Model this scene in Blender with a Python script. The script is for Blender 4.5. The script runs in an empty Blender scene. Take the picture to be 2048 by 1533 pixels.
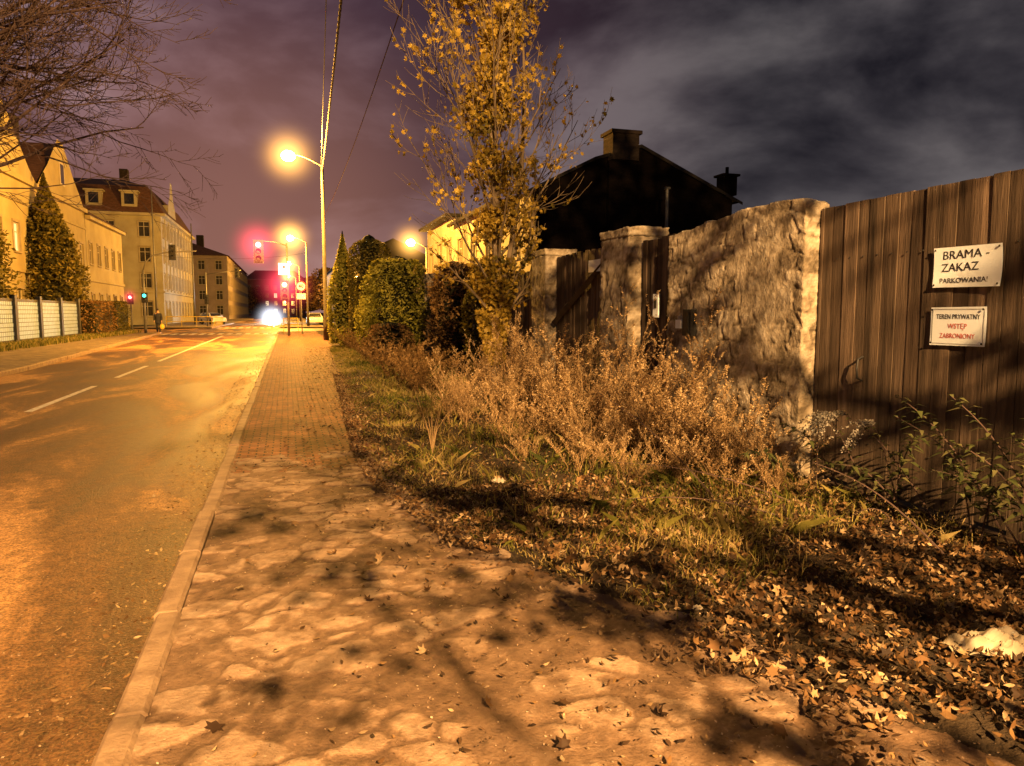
import bpy, math, random
import numpy as np
from mathutils import Vector, Matrix
R=random.Random(7); rng=np.random.default_rng(7)
scene=bpy.context.scene; col=scene.collection
scene.view_settings.view_transform='Standard'
scene.view_settings.look='None'
scene.view_settings.exposure=0
WL={}
# ---------------- materials ----------------
def nmat(name):
    m=bpy.data.materials.new(name); m.use_nodes=True
    nt=m.node_tree; b=nt.nodes['Principled BSDF']; return m,nt,b
def ramp(nt,cols,pos=None):
    r=nt.nodes.new('ShaderNodeValToRGB'); e=r.color_ramp.elements
    n=len(cols)
    if pos is None: pos=[i/(n-1) for i in range(n)]
    while len(e)<n: e.new(.5)
    for i in range(n):
        e[i].position=pos[i]
    for i in range(n):
        c=cols[i]; e[i].color=(c[0],c[1],c[2],1)
    return r
def noise(nt,scale,detail=6,stretch=(1,1,1),rough=.6,dist=0):
    tc=nt.nodes.new('ShaderNodeTexCoord'); mp=nt.nodes.new('ShaderNodeMapping')
    mp.inputs['Scale'].default_value=stretch
    nt.links.new(tc.outputs['Object'],mp.inputs['Vector'])
    n=nt.nodes.new('ShaderNodeTexNoise'); n.inputs['Scale'].default_value=scale
    n.inputs['Detail'].default_value=detail; n.inputs['Roughness'].default_value=rough
    n.inputs['Distortion'].default_value=dist
    nt.links.new(mp.outputs[0],n.inputs['Vector']); return n
def mix(nt,mode,fac,a,b):
    x=nt.nodes.new('ShaderNodeMix'); x.data_type='RGBA'; x.blend_type=mode
    if isinstance(fac,(int,float)): x.inputs[0].default_value=fac
    else: nt.links.new(fac,x.inputs[0])
    for s,i in ((a,6),(b,7)):
        if isinstance(s,tuple): x.inputs[i].default_value=(s[0],s[1],s[2],1)
        else: nt.links.new(s,x.inputs[i])
    return x.outputs[2]
def M(name,cols,scale=3,rough=.85,bump=.2,bscale=30,stretch=(1,1,1),tint=None,metal=0,pos=None,bstretch=None,spec=.3,bdist=.02,rough2=None,trans=0):
    m,nt,b=nmat(name)
    n=noise(nt,scale,stretch=stretch)
    r=ramp(nt,cols,pos or ([.3,.7] if len(cols)==2 else None)); nt.links.new(n.outputs['Fac'],r.inputs[0])
    c=r.outputs[0]
    if tint:
        a=nt.nodes.new('ShaderNodeAttribute'); a.attribute_name='tint'
        tr=ramp(nt,tint); nt.links.new(a.outputs['Fac'],tr.inputs[0])
        c=mix(nt,'MULTIPLY',1.0,tr.outputs[0],c)
    nt.links.new(c,b.inputs['Base Color'])
    b.inputs['Roughness'].default_value=rough; b.inputs['Metallic'].default_value=metal
    b.inputs['Specular IOR Level'].default_value=spec
    if trans:
        t=nt.nodes.new('ShaderNodeBsdfTranslucent'); nt.links.new(c,t.inputs[0])
        ms=nt.nodes.new('ShaderNodeMixShader'); ms.inputs[0].default_value=trans
        nt.links.new(b.outputs[0],ms.inputs[1]); nt.links.new(t.outputs[0],ms.inputs[2]); nt.links.new(ms.outputs[0],nt.nodes['Material Output'].inputs['Surface'])
    if rough2 is not None:
        rr=ramp(nt,[(rough,)*3,(rough2,)*3],[.35,.65]); n3=noise(nt,scale*1.7,stretch=stretch)
        nt.links.new(n3.outputs['Fac'],rr.inputs[0]); nt.links.new(rr.outputs[0],b.inputs['Roughness'])
    if bump:
        n2=noise(nt,bscale,stretch=bstretch or stretch)
        bp=nt.nodes.new('ShaderNodeBump'); bp.inputs['Strength'].default_value=bump; bp.inputs['Distance'].default_value=bdist
        nt.links.new(n2.outputs['Fac'],bp.inputs['Height']); nt.links.new(bp.outputs[0],b.inputs['Normal'])
    return m
def EM(name,c,s):
    m,nt,b=nmat(name); b.inputs['Base Color'].default_value=(c[0]*.5,c[1]*.5,c[2]*.5,1)
    b.inputs['Emission Color'].default_value=(*c,1); b.inputs['Emission Strength'].default_value=s
    m.cycles.emission_sampling='NONE'; return m
W2=[(.75,.75,.75),(1.15,1.15,1.15)]
m_stonew=M('rubble_stone',[(.45,.43,.4),(1.25,1.25,1.25)],4,.9,.9,42,tint=[(.06,.045,.032),(.23,.19,.135),(.44,.38,.29),(.58,.53,.44)],bdist=.02)
m_wood=M('old_planks',[(.25,.25,.25),(1.4,1.4,1.4)],5,.85,.6,22,stretch=(3,3,.22),tint=[(.065,.045,.032),(.11,.08,.057),(.18,.13,.095)],bdist=.010)
m_wooddk=M('dark_beam',[(.03,.02,.012),(.07,.045,.03)],8,.85,.4,20)
m_stone=M('slab_stone',[(.65,.65,.65),(1.2,1.2,1.2)],10,.85,.8,60,tint=[(.10,.06,.035),(.20,.125,.072),(.36,.25,.16),(.50,.39,.27)],bdist=.011)
m_soil=M('soil',[(.025,.017,.01),(.08,.055,.03)],6,.95,.9,40,bdist=.04)
m_ground=M('ground_earth',[(.03,.028,.018),(.06,.055,.03)],.5,.95,.5,8)
m_leaf=M('fallen_leaf',W2,8,.75,0,tint=[(.02,.012,.007),(.05,.026,.011),(.11,.056,.02),(.21,.12,.045),(.42,.31,.18)])
m_grass=M('grass_blade',W2,2,.7,0,tint=[(.05,.065,.01),(.13,.14,.02),(.28,.24,.055),(.44,.34,.14)],trans=.3)
m_tleaf=M('autumn_leaf',W2,5,.6,0,tint=[(.09,.08,.014),(.24,.17,.025),(.42,.29,.04),(.56,.41,.08)],trans=.35)
m_bark=M('bark',[(.07,.05,.03),(.22,.17,.11)],8,.9,.7,30,stretch=(1,1,.3))
m_barkdk=M('dark_bark',[(.06,.04,.035),(.13,.085,.075)],8,.9,.3,30)
m_weed=M('dry_weed',W2,6,.85,0,tint=[(.22,.13,.06),(.42,.28,.13),(.62,.45,.24),(.76,.60,.38)],trans=.3)
m_pale=M('pale_seedhead',W2,6,.85,0,tint=[(.25,.23,.20),(.5,.48,.44)],trans=.3)
m_gweed=M('green_weed',W2,6,.6,0,tint=[(.04,.05,.018),(.09,.11,.035),(.17,.16,.07)],trans=.3)
m_green=M('hedge_leaf',W2,5,.6,0,tint=[(.04,.04,.01),(.14,.12,.02),(.3,.24,.05)],trans=.35)
m_ygreen=M('yellow_hedge_leaf',W2,5,.6,0,tint=[(.12,.12,.015),(.42,.40,.06),(.64,.56,.11)],trans=.4)
m_redsh=M('rusty_shrub_leaf',W2,5,.7,0,tint=[(.08,.045,.016),(.24,.14,.05),(.42,.28,.11)],trans=.3)
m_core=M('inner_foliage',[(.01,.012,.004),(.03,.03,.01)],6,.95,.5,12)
m_kerb=M('kerb_concrete',[(.18,.115,.07),(.37,.26,.16)],7,.75,.8,60,bdist=.012)
m_line=M('road_paint',[(.2,.18,.14),(.65,.62,.55)],14,.6,.2,60,pos=[.3,.5])
m_plaster=M('yellow_plaster',[(.26,.22,.12),(.40,.35,.20)],.5,.9,.2,12)
m_plaster2=M('cream_plaster',[(.30,.27,.19),(.44,.41,.30)],.5,.9,.2,12)
m_plaster3=M('grey_plaster',[(.25,.2,.17),(.36,.3,.25)],.6,.9,.2,12)
m_redlit=M('red_lit_wall_tint',[(.2,.08,.06),(.32,.14,.1)],.4,.9,.2,12)  # red light falling on the end block is put into this wall colour
m_trim=M('stone_trim',[(.24,.20,.13),(.36,.31,.21)],2,.85,.2,12)
m_roof=M('roof_tile',[(.06,.03,.02),(.16,.08,.05)],3,.8,.7,9,stretch=(1,1,3))
m_dkbrick=M('near_black_brick',[(.004,.003,.003),(.010,.007,.006)],3,.95,.5,14,stretch=(1,1,2.5),spec=.1)  # near-black brick tone for gable, chimney body below the roof and small stack
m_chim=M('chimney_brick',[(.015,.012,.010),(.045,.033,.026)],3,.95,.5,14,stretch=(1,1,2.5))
m_dkroof=M('tar_roof',[(.012,.011,.011),(.03,.027,.025)],3,.9,.3,14)
m_metal=M('galvanised_steel',[(.12,.12,.115),(.22,.22,.21)],10,.5,.1,60,metal=.3)
m_conc=M('weathered_pole',[(.045,.036,.026),(.08,.065,.05)],4,.85,.3,50)
m_black=M('black_plastic',[(.012,.012,.012),(.03,.03,.03)],10,.45,0)
m_dkmetal=M('dark_metal',[(.015,.015,.017),(.035,.035,.035)],10,.5,.1,60)
m_signw=M('white_enamel',[(.60,.66,.74),(.78,.88,1.0)],7,.45,.12,30,pos=[.26,.40])
m_blackp=M('black_lettering',[(.01,.01,.012),(.03,.03,.035)],20,.5,0)
m_redp=M('red_lettering',[(.4,.04,.02),(.6,.08,.04)],20,.5,0)
m_yel=M('yellow_paint',[(.55,.4,.05),(.75,.55,.08)],10,.5,0)
m_white=M('white_panel',[(.22,.32,.60),(.28,.41,.72)],3,.5,.1,20)
m_whitep=M('white_car_paint',[(.6,.6,.6),(.72,.72,.72)],3,.25,0,spec=.6)
m_greyp=M('grey_car_paint',[(.18,.18,.19),(.25,.25,.26)],3,.25,0,spec=.6)
m_tyre=M('tyre_rubber',[(.015,.015,.015),(.03,.03,.03)],3,.9,0)
m_paper=M('dirty_paper',[(.3,.25,.17),(.5,.44,.34)],7,.8,.2,30)
m_skin=M('skin',[(.45,.28,.2),(.55,.35,.26)],9,.6,0)
m_coat=M('dark_coat',[(.015,.018,.03),(.04,.045,.06)],9,.9,.2,60)
m_jeans=M('dark_trousers',[(.015,.017,.025),(.03,.035,.05)],9,.9,0)
m_wire=M('cable_sheath',[(.02,.008,.006),(.04,.018,.013)],9,.6,0)
mg,nt,b=nmat('window_glass'); b.inputs['Roughness'].default_value=.08; b.inputs['Specular IOR Level'].default_value=.8
n=noise(nt,.35); r=ramp(nt,[(.015,.015,.018),(.10,.09,.07)],[.4,.7]); nt.links.new(n.outputs[0],r.inputs[0]); nt.links.new(r.outputs[0],b.inputs['Base Color']); m_glass=mg
m_wframe=M('window_frame_paint',[(.4,.37,.3),(.5,.46,.38)],5,.6,0)
e_sod=EM('sodium_lamp',(1,.85,.5),90); e_wht=EM('white_lamp',(.85,.92,1),60)
e_red=EM('red_signal_light',(1,.07,.06),25); e_org=EM('signal_glow_orange',(1,.2,.06),40); e_cyan=EM('green_signal_light',(.05,1,.7),5)
e_win=EM('lit_window_glass',(1,.75,.4),.9)
# asphalt
m_road,nt,b=nmat('asphalt')
n=noise(nt,1.0,8,(.6,.17,1),dist=.9); r=ramp(nt,[(.075,.036,.014),(.16,.080,.028),(.42,.23,.085)],[.41,.50,.57]); nt.links.new(n.outputs[0],r.inputs[0])
n2=noise(nt,70,4,(1,1,1)); r2=ramp(nt,[(.35,.35,.35),(1.6,1.6,1.6)],[.35,.68]); nt.links.new(n2.outputs[0],r2.inputs[0])
n4=noise(nt,9,6,(1,1,1)); r4=ramp(nt,[(.7,.7,.7),(1.25,1.25,1.25)],[.35,.65]); nt.links.new(n4.outputs[0],r4.inputs[0])
nt.links.new(mix(nt,'MULTIPLY',1.0,mix(nt,'MULTIPLY',1.0,r.outputs[0],r2.outputs[0]),r4.outputs[0]),b.inputs['Base Color'])
r3=ramp(nt,[(.5,)*3,(.72,)*3],[.4,.62]); nt.links.new(n.outputs[0],r3.inputs[0]); nt.links.new(r3.outputs[0],b.inputs['Roughness'])
b.inputs['Specular IOR Level'].default_value=.4
bp=nt.nodes.new('ShaderNodeBump'); bp.inputs['Strength'].default_value=.9; bp.inputs['Distance'].default_value=.014
nt.links.new(n2.outputs[0],bp.inputs['Height']); nt.links.new(bp.outputs[0],b.inputs['Normal'])
# pavers
def paver(name,c1,c2,mo,w=.17,h=.085):
    m,nt,b=nmat(name)
    tc=nt.nodes.new('ShaderNodeTexCoord'); br=nt.nodes.new('ShaderNodeTexBrick')
    nn=noise(nt,1.5); add=nt.nodes.new('ShaderNodeVectorMath'); add.operation='MULTIPLY_ADD'
    nt.links.new(nn.outputs['Color'],add.inputs[0]); add.inputs[1].default_value=(.04,.04,0); nt.links.new(tc.outputs['Object'],add.inputs[2])
    nt.links.new(add.outputs[0],br.inputs['Vector'])
    br.inputs['Scale'].default_value=1; br.inputs['Brick Width'].default_value=w; br.inputs['Row Height'].default_value=h
    br.inputs['Mortar Size'].default_value=.011; br.inputs['Mortar Smooth'].default_value=.5
    br.inputs['Color1'].default_value=(*c1,1); br.inputs['Color2'].default_value=(*c2,1); br.inputs['Mortar'].default_value=(*mo,1)
    n=noise(nt,2.5,8); r=ramp(nt,[(.5,.5,.5),(1.3,1.3,1.3)],[.3,.7]); nt.links.new(n.outputs[0],r.inputs[0])
    nt.links.new(mix(nt,'MULTIPLY',1.0,br.outputs['Color'],r.outputs[0]),b.inputs['Base Color'])
    b.inputs['Roughness'].default_value=.78; b.inputs['Specular IOR Level'].default_value=.25
    n5=noise(nt,60,3); mm=nt.nodes.new('ShaderNodeMath'); mm.operation='MULTIPLY_ADD'; nt.links.new(n5.outputs[0],mm.inputs[0]); mm.inputs[1].default_value=-.7
    nt.links.new(br.outputs['Fac'],mm.inputs[2])
    bp=nt.nodes.new('ShaderNodeBump'); bp.invert=True; bp.inputs['Strength'].default_value=1; bp.inputs['Distance'].default_value=.02
    nt.links.new(mm.outputs[0],bp.inputs['Height']); nt.links.new(bp.outputs[0],b.inputs['Normal'])
    return m
m_paver=paver('brick_paver',(.34,.135,.055),(.20,.075,.034),(.03,.015,.008))
m_paverg=paver('grey_paver',(.26,.20,.13),(.18,.14,.10),(.05,.04,.03),.4,.4)
# ---------------- mesh builder ----------------
class MB:
    def __init__(s): s.v=[];s.f=[];s.m=[];s.t=[]
    def add(s,vs,fs,mi=0,t=.5):
        o=len(s.v); s.v.extend([tuple(p) for p in vs]); s.f.extend([tuple(i+o for i in f) for f in fs])
        s.m.extend([mi]*len(fs)); s.t.extend([t]*len(vs))
    def addnp(s,V,F,T,mi=0):
        o=len(s.v); s.v.extend(V.tolist()); s.f.extend((F+o).tolist()); s.m.extend([mi]*len(F)); s.t.extend(T.tolist())
    def poly(s,pts,mi=0,t=.5): s.add(pts,[tuple(range(len(pts)))],mi,t)
    def box(s,a,c,mi=0,t=.5,mat=None,bev=0):
        x0,y0,z0=a;x1,y1,z1=c
        vs=[(x0,y0,z0),(x1,y0,z0),(x1,y1,z0),(x0,y1,z0),(x0,y0,z1),(x1,y0,z1),(x1,y1,z1),(x0,y1,z1)]
        if mat: vs=[mat@Vector(p) for p in vs]
        s.add(vs,[(0,3,2,1),(4,5,6,7),(0,1,5,4),(1,2,6,5),(2,3,7,6),(3,0,4,7)],mi,t)
    def tube(s,path,rad,n=6,mi=0,t=.5,cap=True):
        path=[Vector(p) for p in path]; k=len(path)
        if not hasattr(rad,'__len__'): rad=[rad]*k
        vs=[];
        d0=(path[-1]-path[0]); ref=Vector((1,0,0)) if abs(d0.normalized().x)<.8 else Vector((0,1,0))
        for i in range(k):
            d=(path[min(i+1,k-1)]-path[max(i-1,0)]).normalized()
            a=d.cross(ref).normalized(); bb=d.cross(a)
            for j in range(n):
                an=2*math.pi*j/n; vs.append(path[i]+(a*math.cos(an)+bb*math.sin(an))*rad[i])
        fs=[]
        for i in range(k-1):
            for j in range(n):
                fs.append((i*n+j,i*n+(j+1)%n,(i+1)*n+(j+1)%n,(i+1)*n+j))
        if cap: fs.append(tuple(range(n))[::-1]); fs.append(tuple((k-1)*n+j for j in range(n)))
        s.add(vs,fs,mi,t)
    def sphere(s,c,r,nu=12,nv=8,mi=0,t=.5,lump=0,zmin=None):
        rx,ry,rz=r if hasattr(r,'__len__') else (r,r,r); vs=[];fs=[]
        for i in range(nv+1):
            th=math.pi*i/nv
            for j in range(nu):
                ph=2*math.pi*j/nu; k=1+lump*(R.random()-.5)
                vs.append((c[0]+rx*k*math.sin(th)*math.cos(ph),c[1]+ry*k*math.sin(th)*math.sin(ph),c[2]+rz*k*math.cos(th)))
        for i in range(nv):
            for j in range(nu): fs.append((i*nu+j,(i+1)*nu+j,(i+1)*nu+(j+1)%nu,i*nu+(j+1)%nu))
        s.add(vs,fs,mi,t)
    def mesh(s,name,mats,smooth=False):
        me=bpy.data.meshes.new(name); me.from_pydata(s.v,[],s.f)
        for m in (mats if isinstance(mats,list) else [mats]): me.materials.append(m)
        me.polygons.foreach_set('material_index',s.m)
        if smooth: me.polygons.foreach_set('use_smooth',[True]*len(s.f))
        at=me.attributes.new('tint','FLOAT','POINT'); at.data.foreach_set('value',s.t)
        me.update(); return me
    def obj(s,name,mats,parent=None,smooth=False,**kw):
        return link(name,s.mesh(name,mats,smooth),parent,**kw)
def link(name,data,parent=None,mat=None,**kw):
    o=bpy.data.objects.new(name,data); col.objects.link(o)
    mw=mat or Matrix.Identity(4)
    if parent:
        o.parent=parent; o.matrix_basis=Matrix.Translation(-WL[parent.name])@mw
    else: o.matrix_basis=mw
    WL[o.name]=mw.translation.copy() if mat is not None else Vector((0,0,0))
    for k,v in kw.items(): o[k]=v
    return o
def thing(name,loc,label,cat,group=None,kind=None):
    e=bpy.data.objects.new(name,None); e.empty_display_size=.2; col.objects.link(e); e.location=loc; WL[e.name]=Vector(loc)
    e['label']=label; e['category']=cat
    if group: e['group']=group
    return e
def H(i,j,k,s):
    return np.modf(np.abs(np.sin(i*12.9898+j*78.233+k*37.719+s*11.13)*43758.5453))[0]
def worley(P,jit=.9):
    base=np.floor(P); N=len(P); F1=np.full(N,9.);F2=np.full(N,9.);C=np.zeros(N)
    for dx in(-1,0,1):
        for dy in(-1,0,1):
            for dz in(-1,0,1):
                c=base+np.array([dx,dy,dz]); q=np.stack([H(c[:,0],c[:,1],c[:,2],s) for s in(1,2,3)],1)
                q=c+.5+(q-.5)*jit; d=np.linalg.norm(P-q,axis=1); cr=H(c[:,0],c[:,1],c[:,2],7)
                n1=d<F1; F2=np.where(n1,F1,np.minimum(F2,d)); C=np.where(n1,cr,C); F1=np.where(n1,d,F1)
    return F1,F2,C
def vn(x,y,s=0):
    i=np.floor(x);j=np.floor(y);fx=x-i;fy=y-j;fx=fx*fx*(3-2*fx);fy=fy*fy*(3-2*fy)
    z=0*i
    a=H(i,j,z,s);b=H(i+1,j,z,s);c=H(i,j+1,z,s);d=H(i+1,j+1,z,s)
    return (a*(1-fx)+b*fx)*(1-fy)+(c*(1-fx)+d*fx)*fy
def fbm(x,y,s=0):
    return vn(x,y,s)*.55+vn(x*2.1,y*2.1,s+1)*.28+vn(x*4.3,y*4.3,s+2)*.17
def gridfaces(nx,ny):
    i,j=np.meshgrid(np.arange(nx-1),np.arange(ny-1),indexing='ij'); a=(i*ny+j).ravel()
    return np.stack([a,a+ny,a+ny+1,a+1],1)
# ---------------- leaf templates ----------------
MAPLE=np.array([(0,-.5),(.2,-.28),(.5,-.3),(.33,-.02),(.48,.25),(.18,.2),(0,.55),(-.18,.2),(-.48,.25),(-.33,-.02),(-.5,-.3),(-.2,-.28)])
OVAL=np.array([(0,-.5),(.2,-.2),(.22,.1),(0,.55),(-.22,.1),(-.2,-.2)])
DIA=np.array([(0,-.5),(.32,0),(0,.5),(-.32,0)])
def leafcloud(mb,P,size,tmpl,tilt=1.6,tint=None,mi=0,curl=.5):
    N=len(P)
    if N==0: return
    k=len(tmpl); s=size if hasattr(size,'__len__') else np.full(N,size)
    x=tmpl[None,:,0]*s[:,None]; y=tmpl[None,:,1]*s[:,None]
    x=x*(.7+.5*rng.random((N,1)))
    z=(x*x*2+y*y)/s[:,None]*(rng.random((N,1))*2-.6)*curl
    L=np.stack([x,y,z],2)
    a=rng.random(N)*6.283; tx=(rng.random(N)-.5)*tilt; ty=(rng.random(N)-.5)*tilt
    def rx(L,t):
        c,s_=np.cos(t)[:,None],np.sin(t)[:,None]; return np.stack([L[:,:,0],L[:,:,1]*c-L[:,:,2]*s_,L[:,:,1]*s_+L[:,:,2]*c],2)
    def ry(L,t):
        c,s_=np.cos(t)[:,None],np.sin(t)[:,None]; return np.stack([L[:,:,0]*c+L[:,:,2]*s_,L[:,:,1],-L[:,:,0]*s_+L[:,:,2]*c],2)
    def rz(L,t):
        c,s_=np.cos(t)[:,None],np.sin(t)[:,None]; return np.stack([L[:,:,0]*c-L[:,:,1]*s_,L[:,:,0]*s_+L[:,:,1]*c,L[:,:,2]],2)
    L=rz(ry(rx(L,tx),ty),a)+P[:,None,:]
    F=np.arange(N*k).reshape(N,k); T=np.repeat(rng.random(N) if tint is None else tint,k)
    mb.addnp(L.reshape(-1,3),F,T,mi)
# ---------------- ground / roads ----------------
def struct(o): o['kind']='structure'; return o
mb=MB(); mb.poly([(-900,-300,-.14),(900,-300,-.14),(900,1500,-.14),(-900,1500,-.14)]); struct(mb.obj('ground',m_ground))
mb=MB()
mb.poly([(-7.1,-25,-.12),(-.69,-25,-.12),(-.69,24,-.12),(-7.1,24,-.12)])
mb.poly([(-7.1,24,-.12),(-.69,24,-.12),(-.69,62,-.12),(-9.2,62,-.12)])
mb.poly([(-70,62,-.12),(70,62,-.12),(70,80,-.12),(-70,80,-.12)])
mb.poly([(-7.2,80,-.12),(-.69,80,-.12),(-.69,330,-.12),(-7.2,330,-.12)])
struct(mb.obj('road',m_road))
mb=MB(); zl=-.116
def dash(x0,x1,y0,y1,xs=0): mb.poly([(x0,y0,zl),(x1,y0,zl),(x1+xs,y1,zl),(x0+xs,y1,zl)])
dash(-4.25,-4.12,8,12); dash(-4.25,-4.12,14,18.5); dash(-4.25,-4.12,20.7,25); dash(-4.25,-4.12,27.2,55,-.1); 
dash(-4.35,-.9,57,57.5)
for i in range(13): dash(-8.9+i*.65,-8.55+i*.65,58.6,61.6)
for i in range(9): dash(-6.9+i*.7,-6.5+i*.7,80.5,84)
for i in range(18): dash(-4.1,-3.97,88+i*8,92+i*8)
struct(mb.obj('road_marking',m_line))
# kerbs
mb=MB()
def kerbline(pts,w,n_out=1):
    for (xa,ya),(xb,yb) in zip(pts[:-1],pts[1:]):
        L=math.hypot(xb-xa,yb-ya); n=max(1,int(L/1.0)); 
        for i in range(n):
            a=i/n; c=(i+1)/n-.014/L
            d=Vector((xb-xa,yb-ya,0))/L; nr=Vector((d.y,-d.x,0))
            p=Vector((xa,ya,0))+d*L*a; q=Vector((xa,ya,0))+d*L*c
            h=(R.random()-.5)*.018; o=(R.random()-.5)*.02; bv=.018
            prof=[(0+o,-.13),(0+o,-bv+h),(bv+o,h),(w-bv+o,h),(w+o,-bv+h),(w+o,-.13)]
            vs=[p+nr*a_+Vector((0,0,z+.012)) for a_,z in prof]+[q+nr*a_+Vector((0,0,z+.012)) for a_,z in prof]
            fs=[(k,k+1,k+7,k+6) for k in range(5)]+[(0,1,2,3,4,5)[::-1],(6,7,8,9,10,11)]
            mb.add(vs,fs)
kerbline([(-.69,-20),(-.69,62)],.125)
struct(mb.obj('kerb',m_kerb))
mb=MB()
kerbline([(-9.2,61.9),(-7.1,24),(-7.1,-20)],.14); kerbline([(-7.2,180),(-7.2,80)],.14); kerbline([(-.69,80),(-.69,180)],.14)
struct(mb.obj('kerb',m_kerb))
# stone footpath near
x=np.arange(-.565,2.9,.014); y=np.arange(-.2,9.3,.014); X,Y=np.meshgrid(x,y,indexing='ij')
wx=X+ (fbm(X*3,Y*3,3)-.5)*.20+(fbm(X*9,Y*9,33)-.5)*.10; wy=Y+(fbm(X*3,Y*3,5)-.5)*.20+(fbm(X*9,Y*9,35)-.5)*.10
P=np.stack([wx.ravel()/.31,wy.ravel()/.24,np.full(X.size,.5)],1)
F1,F2,C=worley(P,.95)
e=np.clip((F2-F1-.08)/.075,0,1); e=e*e*(3-2*e); big=fbm(X*1.1,Y*1.1,9).ravel(); fine=fbm(X*14,Y*14,12).ravel(); fin2=fbm(X*45,Y*45,17).ravel()
on=np.clip((C-.25)*10,0,1)*np.clip((fbm(X*4.5,Y*4.5,22).ravel()-.33)*9,0.0,1)
st=e*on
Z=-.012+st*(.003+.006*C)+(big-.5)*.018+(fine-.5)*.009*(1-.7*st)+(fin2-.5)*.006*(1-.5*st)
yr=Y.ravel()+(fbm(X*2.5,Y*2.5,61).ravel()-.5)*1.3
fade=np.clip((yr-8.2)/.35,0,1); Z=Z*(1-fade)+fade*(-.02)
rim=np.clip(1-np.abs((F2-F1-.06)/.05),0,1)*on
T=np.clip(.25+.36*st*(.6+.55*C)+(fine-.5)*.45+(big-.5)*.30+(fin2-.5)*.4-.10*rim,0,1)
mb=MB(); mb.addnp(np.stack([X.ravel(),Y.ravel(),Z],1),gridfaces(len(x),len(y)),T)
struct(mb.obj('stone_footpath',m_stone,smooth=True))
mb=MB(); mb.poly([(-.565,7.4,-.01),(2.6,7.4,-.01),(2.6,62,-.01),(-.565,62,-.01)]); 
struct(mb.obj('brick_pavement',m_paver))
mb=MB(); mb.poly([(-12,-20,0),(-7.24,-20,0),(-7.24,24,0),(-9.34,61.9,0),(-12,61.9,0)]); mb.poly([(-14.9,80,0),(-7.34,80,0),(-7.34,320,0),(-14.9,320,0)]); mb.poly([(-.55,80,0),(4,80,0),(4,320,0),(-.55,320,0)])
struct(mb.obj('pavement',m_paverg))
# verge
EY=[-6,2,2.8,3.6,4.7,6.7,8.3,14,41,64]; EX=[2.5,2.15,1.95,1.6,1.15,.82,.8,1.05,2.0,2.2]
def edge(y): return np.interp(y,EY,EX)
yy=np.concatenate([np.arange(-3,12,.06),np.arange(12,62,.25)]); ss=np.concatenate([np.linspace(0,1,60)**1.3*.45,np.linspace(.46,1,16)])
S,YY=np.meshgrid(ss,yy,indexing='ij'); E=edge(YY)+(fbm(YY*2,YY*0+3,4)-.5)*.35
XX=E+S*(11-E); d=XX-E
ZZ=-.03+np.clip(d/.35,0,1)*.06+ (fbm(XX*3,YY*3,8)-.5)*.06*np.clip(d*2,0,1)+(fbm(XX*12,YY*12,18)-.5)*.03
mb=MB(); mb.addnp(np.stack([XX.ravel(),YY.ravel(),ZZ.ravel()],1),gridfaces(len(ss),len(yy)),np.full(XX.size,.5))
struct(mb.obj('verge_soil',m_soil,smooth=True))
mb=MB(); mb.poly([(11,-3,0),(60,-3,0),(60,61,0),(11,61,0)]); mb.poly([(-60,-20,0),(-12,-20,0),(-12,61,0),(-60,61,0)]); struct(mb.obj('yard_ground',m_ground))
def vz(x,y): return .02+(fbm(x*3,y*3,8)-.5)*.06
# fallen leaves
mb=MB()
def addl(x,y,s0,s1,tm,z=.012,tl=1.3,tint=None):
    n=len(x); zz=np.where(x>edge(y),vz(x,y)+.01,.0)+z+rng.random(n)*.03
    leafcloud(mb,np.stack([x,y,zz],1),s0+(s1-s0)*rng.random(n),tm,tl,tint,curl=.9)
n=26000; y=.8+5.2*rng.random(n); x=edge(y)-.5+ (4.45-edge(y)+.5)*rng.random(n)**.9
k=fbm(x*2.2,y*2.2,31)+.3*np.clip((x-edge(y)-.1)*2,-1,1)+(rng.random(n)-.5)*.25>.44; x,y=x[k],y[k]
h=len(x)//14; addl(x[:h],y[:h],.045,.08,MAPLE,tl=2.8); addl(x[h:],y[h:],.015,.052,OVAL,tl=2.6)
n=12000; y=4.5+14*rng.random(n)**1.4; x=edge(y)-.15+(2.0*rng.random(n)**1.5); addl(x,y,.02,.05,OVAL,tl=2)
n=1800; y=.9+7*rng.random(n); x=-.5+(edge(y)+.5)*rng.random(n)**.45; addl(x,y,.012,.042,OVAL,.0,.9)
n=60; y=.9+6*rng.random(n); x=-.5+(edge(y)+.5)*rng.random(n)**.5; addl(x,y,.045,.075,MAPLE,.004,1.8)
n=3200; y=1.2+30*rng.random(n)**1.1; x=-.7-.5*rng.random(n)**2.2; 
leafcloud(mb,np.stack([x,y,np.full(n,-.105)],1),.015+.035*rng.random(n),OVAL,.9,tint=.35+.65*rng.random(n))
n=2200; y=7.5+26*rng.random(n); x=edge(y)-.9*rng.random(n)**2; leafcloud(mb,np.stack([x,y,np.full(n,.006)],1),.03+.04*rng.random(n),OVAL,.9)
n=300; y=7.5+26*rng.random(n); x=-.5+1.6*rng.random(n); leafcloud(mb,np.stack([x,y,np.full(n,.006)],1),.02+.04*rng.random(n),OVAL,.8)
o=mb.obj('fallen_leaves',m_leaf); o['kind']='stuff'; o['label']='dry brown fallen leaves littering verge and stone footpath'; o['category']='leaves'
# grit
mb=MB(); n=14000; y=.8+9*rng.random(n)**1.3; x=-1.6+4.2*rng.random(n); z=np.where(x<-.69,-.117,-.006); k=(x<-.72)|(x>-.55); x,y,z=x[k],y[k],z[k]
leafcloud(mb,np.stack([x,y,z+.004],1),.004+.011*rng.random(len(x)),DIA,1.0,None)
o=mb.obj('grit',m_stone); o['kind']='stuff'; o['label']='small stone grit scattered along kerb and footpath'; o['category']='gravel'
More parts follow.
